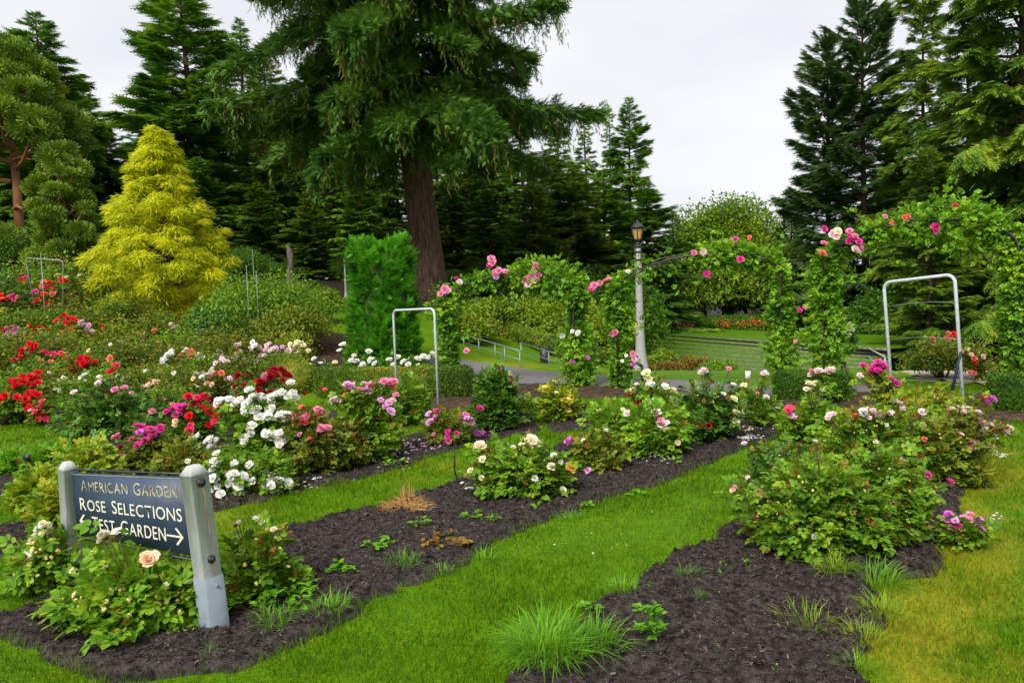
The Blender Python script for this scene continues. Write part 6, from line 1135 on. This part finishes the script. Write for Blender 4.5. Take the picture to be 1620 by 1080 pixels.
tuft('long green leaves standing in front of the dense dark bush', 172, 700, 46, 40, 14, 20, 'weed', name='iris_clump', cat='leaf clump', up=1.4, wd=.8)
def weed(label, px, py, wpx, hpx, n, seed, mat='weed'):
    r = RNG(seed + 500); p = gpos(px, py); s = p[1] / F; w, h = wpx * s, hpx * s; root = thing('weed_seedling', p, label, 'weed'); b = Buf(); st = Buf(); k = max(3, n // 6)
    for i in range(k):
        a = r.uniform(0, 6.28); q = math.sqrt(r.uniform()) * w * .42; c = np.array([q * math.cos(a), q * math.sin(a), h * r.uniform(.1, .7)]); st.tube([(c[0] * .3, c[1] * .3, 0), c * [.8, .8, .6], c], [.003, .002, .002], 4, caps=False)
        m_ = max(3, n // k); aa = np.arange(m_) * 2.4 + r.uniform(0, 6); Yd = np.stack([np.cos(aa), np.sin(aa), r.normal(.15, .25, m_)], 1); b.scatter(LEAF, c + r.normal(0, .006, (m_, 3)), Yd, np.array([0, 0, 1.]) + r.normal(0, .3, (m_, 3)), r.uniform(.5, 1.1, m_) * min(.055, w * .3))
    link('leaf', b.mesh('leaf', [LM[mat]]), root)['kind'] = 'stuff'; link('stem', st.mesh('stem', [CANE]), root)
for k, a in enumerate((
 ('broad bright weed patch in the soil just right of the right sign post', 400, 975, 110, 34, 130), ('leafy weed clump between the sign bed and the grass tufts', 462, 965, 90, 30, 100), ('small bright weed in the middle bed left of the grass tufts', 600, 875, 55, 20, 44),
 ('pale leafy weed at the left soil edge of the mown strip', 545, 915, 60, 24, 50), ('low weed in front of the straw clump', 668, 845, 36, 12, 26), ('weed with round leaves in the middle of the bare soil', 750, 828, 44, 12, 30), ('weed with scattered leaves right of the round leaved one', 778, 838, 30, 16, 24),
 ('weed seedling beneath the cream rose bush', 858, 806, 40, 12, 26), ('weed seedling on the soil right of the cream rose bush', 925, 803, 34, 10, 20), ('grey green weed below the flesh pink rose', 1072, 745, 24, 18, 26), ('weed seedling low in the petals under the flesh pink rose', 1008, 782, 40, 8, 20),
 ('wide leaved weed at the soil tip above the large grass tuft', 932, 988, 48, 26, 36), ('tall thin stemmed weed in the corner bed', 1030, 1030, 56, 76, 110), ('little two leaved seedling in the corner bed', 1036, 942, 22, 12, 12), ('small seedling in the centre of the corner bed', 1140, 915, 22, 16, 14),
 ('small upright seedling nearest to the big leafy rose bush', 1182, 914, 24, 24, 16), ('tiny bright seedling low in the corner bed', 1132, 1036, 16, 8, 10), ('tiny bright seedling at the lower picture edge', 1228, 1074, 20, 6, 10), ('reddish spreading weed mat in the middle bed', 700, 868, 110, 8, 90), ('young weed at the lower right end of the weed row by the strip', 490, 930, 40, 22, 30),
 ('weed among the petals below the lilac pink rose', 625, 740, 50, 12, 40), ('weed spray at the soil edge right of the sign post foot', 372, 945, 60, 26, 40))): weed(a[0], a[1], a[2], a[3], a[4], a[5], k, 'young' if 'reddish' in a[0] else 'weed')
def straw():
    p = gpos(645, 808); s = p[1] / F; r = RNG(3); root = thing('straw_clump', p, 'clump of dry orange straw with a raised tip on the middle bed', 'straw'); b = Buf(); n = 800; a = r.uniform(0, 6.28, n); q = np.abs(r.normal(0, .55, n)) * 42 * s
    pos = np.stack([q * np.cos(a) * 1.1, q * np.sin(a) * .7, .05 * np.exp(-q / .06) * r.uniform(0, 1, n)], 1); Yd = np.stack([r.normal(0, 1, n), r.normal(0, .8, n), np.abs(r.normal(.1, .3, n))], 1); up = (q < .05) & (r.uniform(0, 1, n) < .4); Yd[up] = r.normal(0, .28, (up.sum(), 3)) + [0, 0, 1]
    b.scatter(BLADE, pos, Yd, r.normal(0, 1, (n, 3)) + [0, 0, 1], r.uniform(.07, .17, n) * np.where(up, 1.15, 1), xs=.35); link('stalk', b.mesh('stalk', [STRAW]), root)['kind'] = 'stuff'
straw()
def petals(label, px, py, wpx, hpx, n, col, seed, size=5.5):
    r = RNG(seed + 700); c = P(px, py); a = P(px + wpx / 2, py); d = P(px, py - hpx / 2); w2 = abs(a[0] - c[0]); d2 = abs(d[1] - c[1]); x = c[0] + r.normal(0, .5, n) * w2 + r.normal(0, .02, n); y = c[1] + r.normal(0, .5, n) * d2 + (x - c[0]) * .25
    pos = np.stack([x - c[0], y - c[1], surf(x, y) - c[2] + r.uniform(.004, .018, n)], 1); root = thing('fallen_petals', c, label, 'fallen petals'); root['kind'] = 'stuff'; b = Buf(); b.scatter(ROUND, pos, r.normal(0, 1, (n, 3)) * [1, 1, .25], r.normal(0, .35, (n, 3)) + [0, 0, 1], size * c[1] / F * r.uniform(.6, 1.3, n)); ob = link('petal', b.mesh('petal', [PM[col]]), root); ob['kind'] = 'stuff'
petals('white petals scattered below the white rose clusters', 470, 770, 110, 20, 60, 'white', 1); petals('lilac petals scattered on the soil below the lilac pink rose', 645, 718, 100, 34, 110, 'palepink', 2); petals('magenta petals heaped below the small magenta blooms', 763, 693, 34, 8, 70, 'orchid', 3, 4.5)
petals('pale lilac petals under the airy pink rose', 690, 706, 70, 14, 50, 'lilac', 4); petals('pale petals around the yellow rose', 912, 668, 100, 14, 130, 'paleyellow', 5, 4); petals('cream petals fallen under the flesh pink rose', 985, 733, 60, 16, 34, 'cream', 6); petals('white petals on soil right of the flesh pink rose', 1040, 732, 60, 10, 28, 'white', 7)
petals('heap of white petals at the far end of the middle bed', 1184, 699, 34, 6, 46, 'white', 8); petals('yellowish petals strewn on the far end of the middle bed', 1180, 684, 90, 14, 60, 'paleyellow', 9, 4); petals('pale petals on the grass under the magenta cluster', 1530, 850, 60, 12, 40, 'palepink', 10); petals('small white petals on the turf beside the blush rose', 1570, 718, 50, 16, 40, 'white', 11, 4)
petals('few pale petals on the dry turf right of the magenta cluster', 1572, 820, 30, 10, 12, 'palepink', 12)
def fallen_leaf(label, px, py, wpx, seed):
    r = RNG(seed); p = gpos(px, py) + [0, 0, .025]; s = p[1] / F * wpx; me = make_mesh('fallen_leaf', np.array([(-.5, 0, 0), (-.2, .26, .06), (.2, .24, .05), (.5, 0, .1), (.2, -.24, .08), (-.2, -.26, .05), (0, 0, -.02)]) * s, T=[(6, (i + 1) % 6, i) for i in range(6)], mats=[DEADLEAF]); o = link('fallen_leaf', me, None, p); o.rotation_euler = (r.normal(0, .25), r.normal(0, .2), r.uniform(0, 6)); tag(o, label, 'fallen leaf')
fallen_leaf('curled orange leaf on the soil left below the big leafy rose bush', 1252, 890, 17, 1); fallen_leaf('orange leaf against the foot of the big leafy rose bush', 1292, 884, 13, 2); fallen_leaf('brown leaf at the right foot of the large grass tuft', 950, 1060, 20, 3)
def debris(label, px, py, wpx, seed): 
    p = gpos(px, py) + [0, 0, .03]; s = p[1] / F; r = RNG(seed); b = Buf(); b.tube(np.array([(-.5, 0, 0), (-.1, .05, .05), (.3, 0, .03), (.5, .03, 0)]) * wpx * s, [.006, .012, .01, .004], 6); o = link('white_marker', b.mesh('white_marker', [TAGW]), None, p); o.rotation_euler = (0, 0, r.uniform(-.3, .3)); tag(o, label, 'plant marker')
debris('white marker lying flat on the soil under the cream rose bush', 744, 789, 16, 1)
mound = Buf(); r1 = RNG(9); c0 = gpos(812, 676); V = []
for i in range(24):
    for j in range(12):
        a = i * .2618; q = (j / 11) ** .8; hh = .13 * (1 - q * q) * (1 + .35 * r1.normal()) if j < 11 else -.03; V.append((.3 * q * math.cos(a) * (1 + .1 * math.sin(3 * a)), .22 * q * math.sin(a), max(hh, -.03)))
mound.add(V, [(i * 12 + j, i * 12 + j + 1, ((i + 1) % 24) * 12 + j + 1, ((i + 1) % 24) * 12 + j) for i in range(24) for j in range(11)])
o = link('soil_mound', mound.mesh('soil_mound', [SOIL]), None, c0); tag(o, 'small heap of dark soil at the foot of the tall upright rose bush', 'soil heap')

petals('few white petals blown over the mown strip between the beds', 960, 850, 330, 90, 26, 'white', 13, 4)
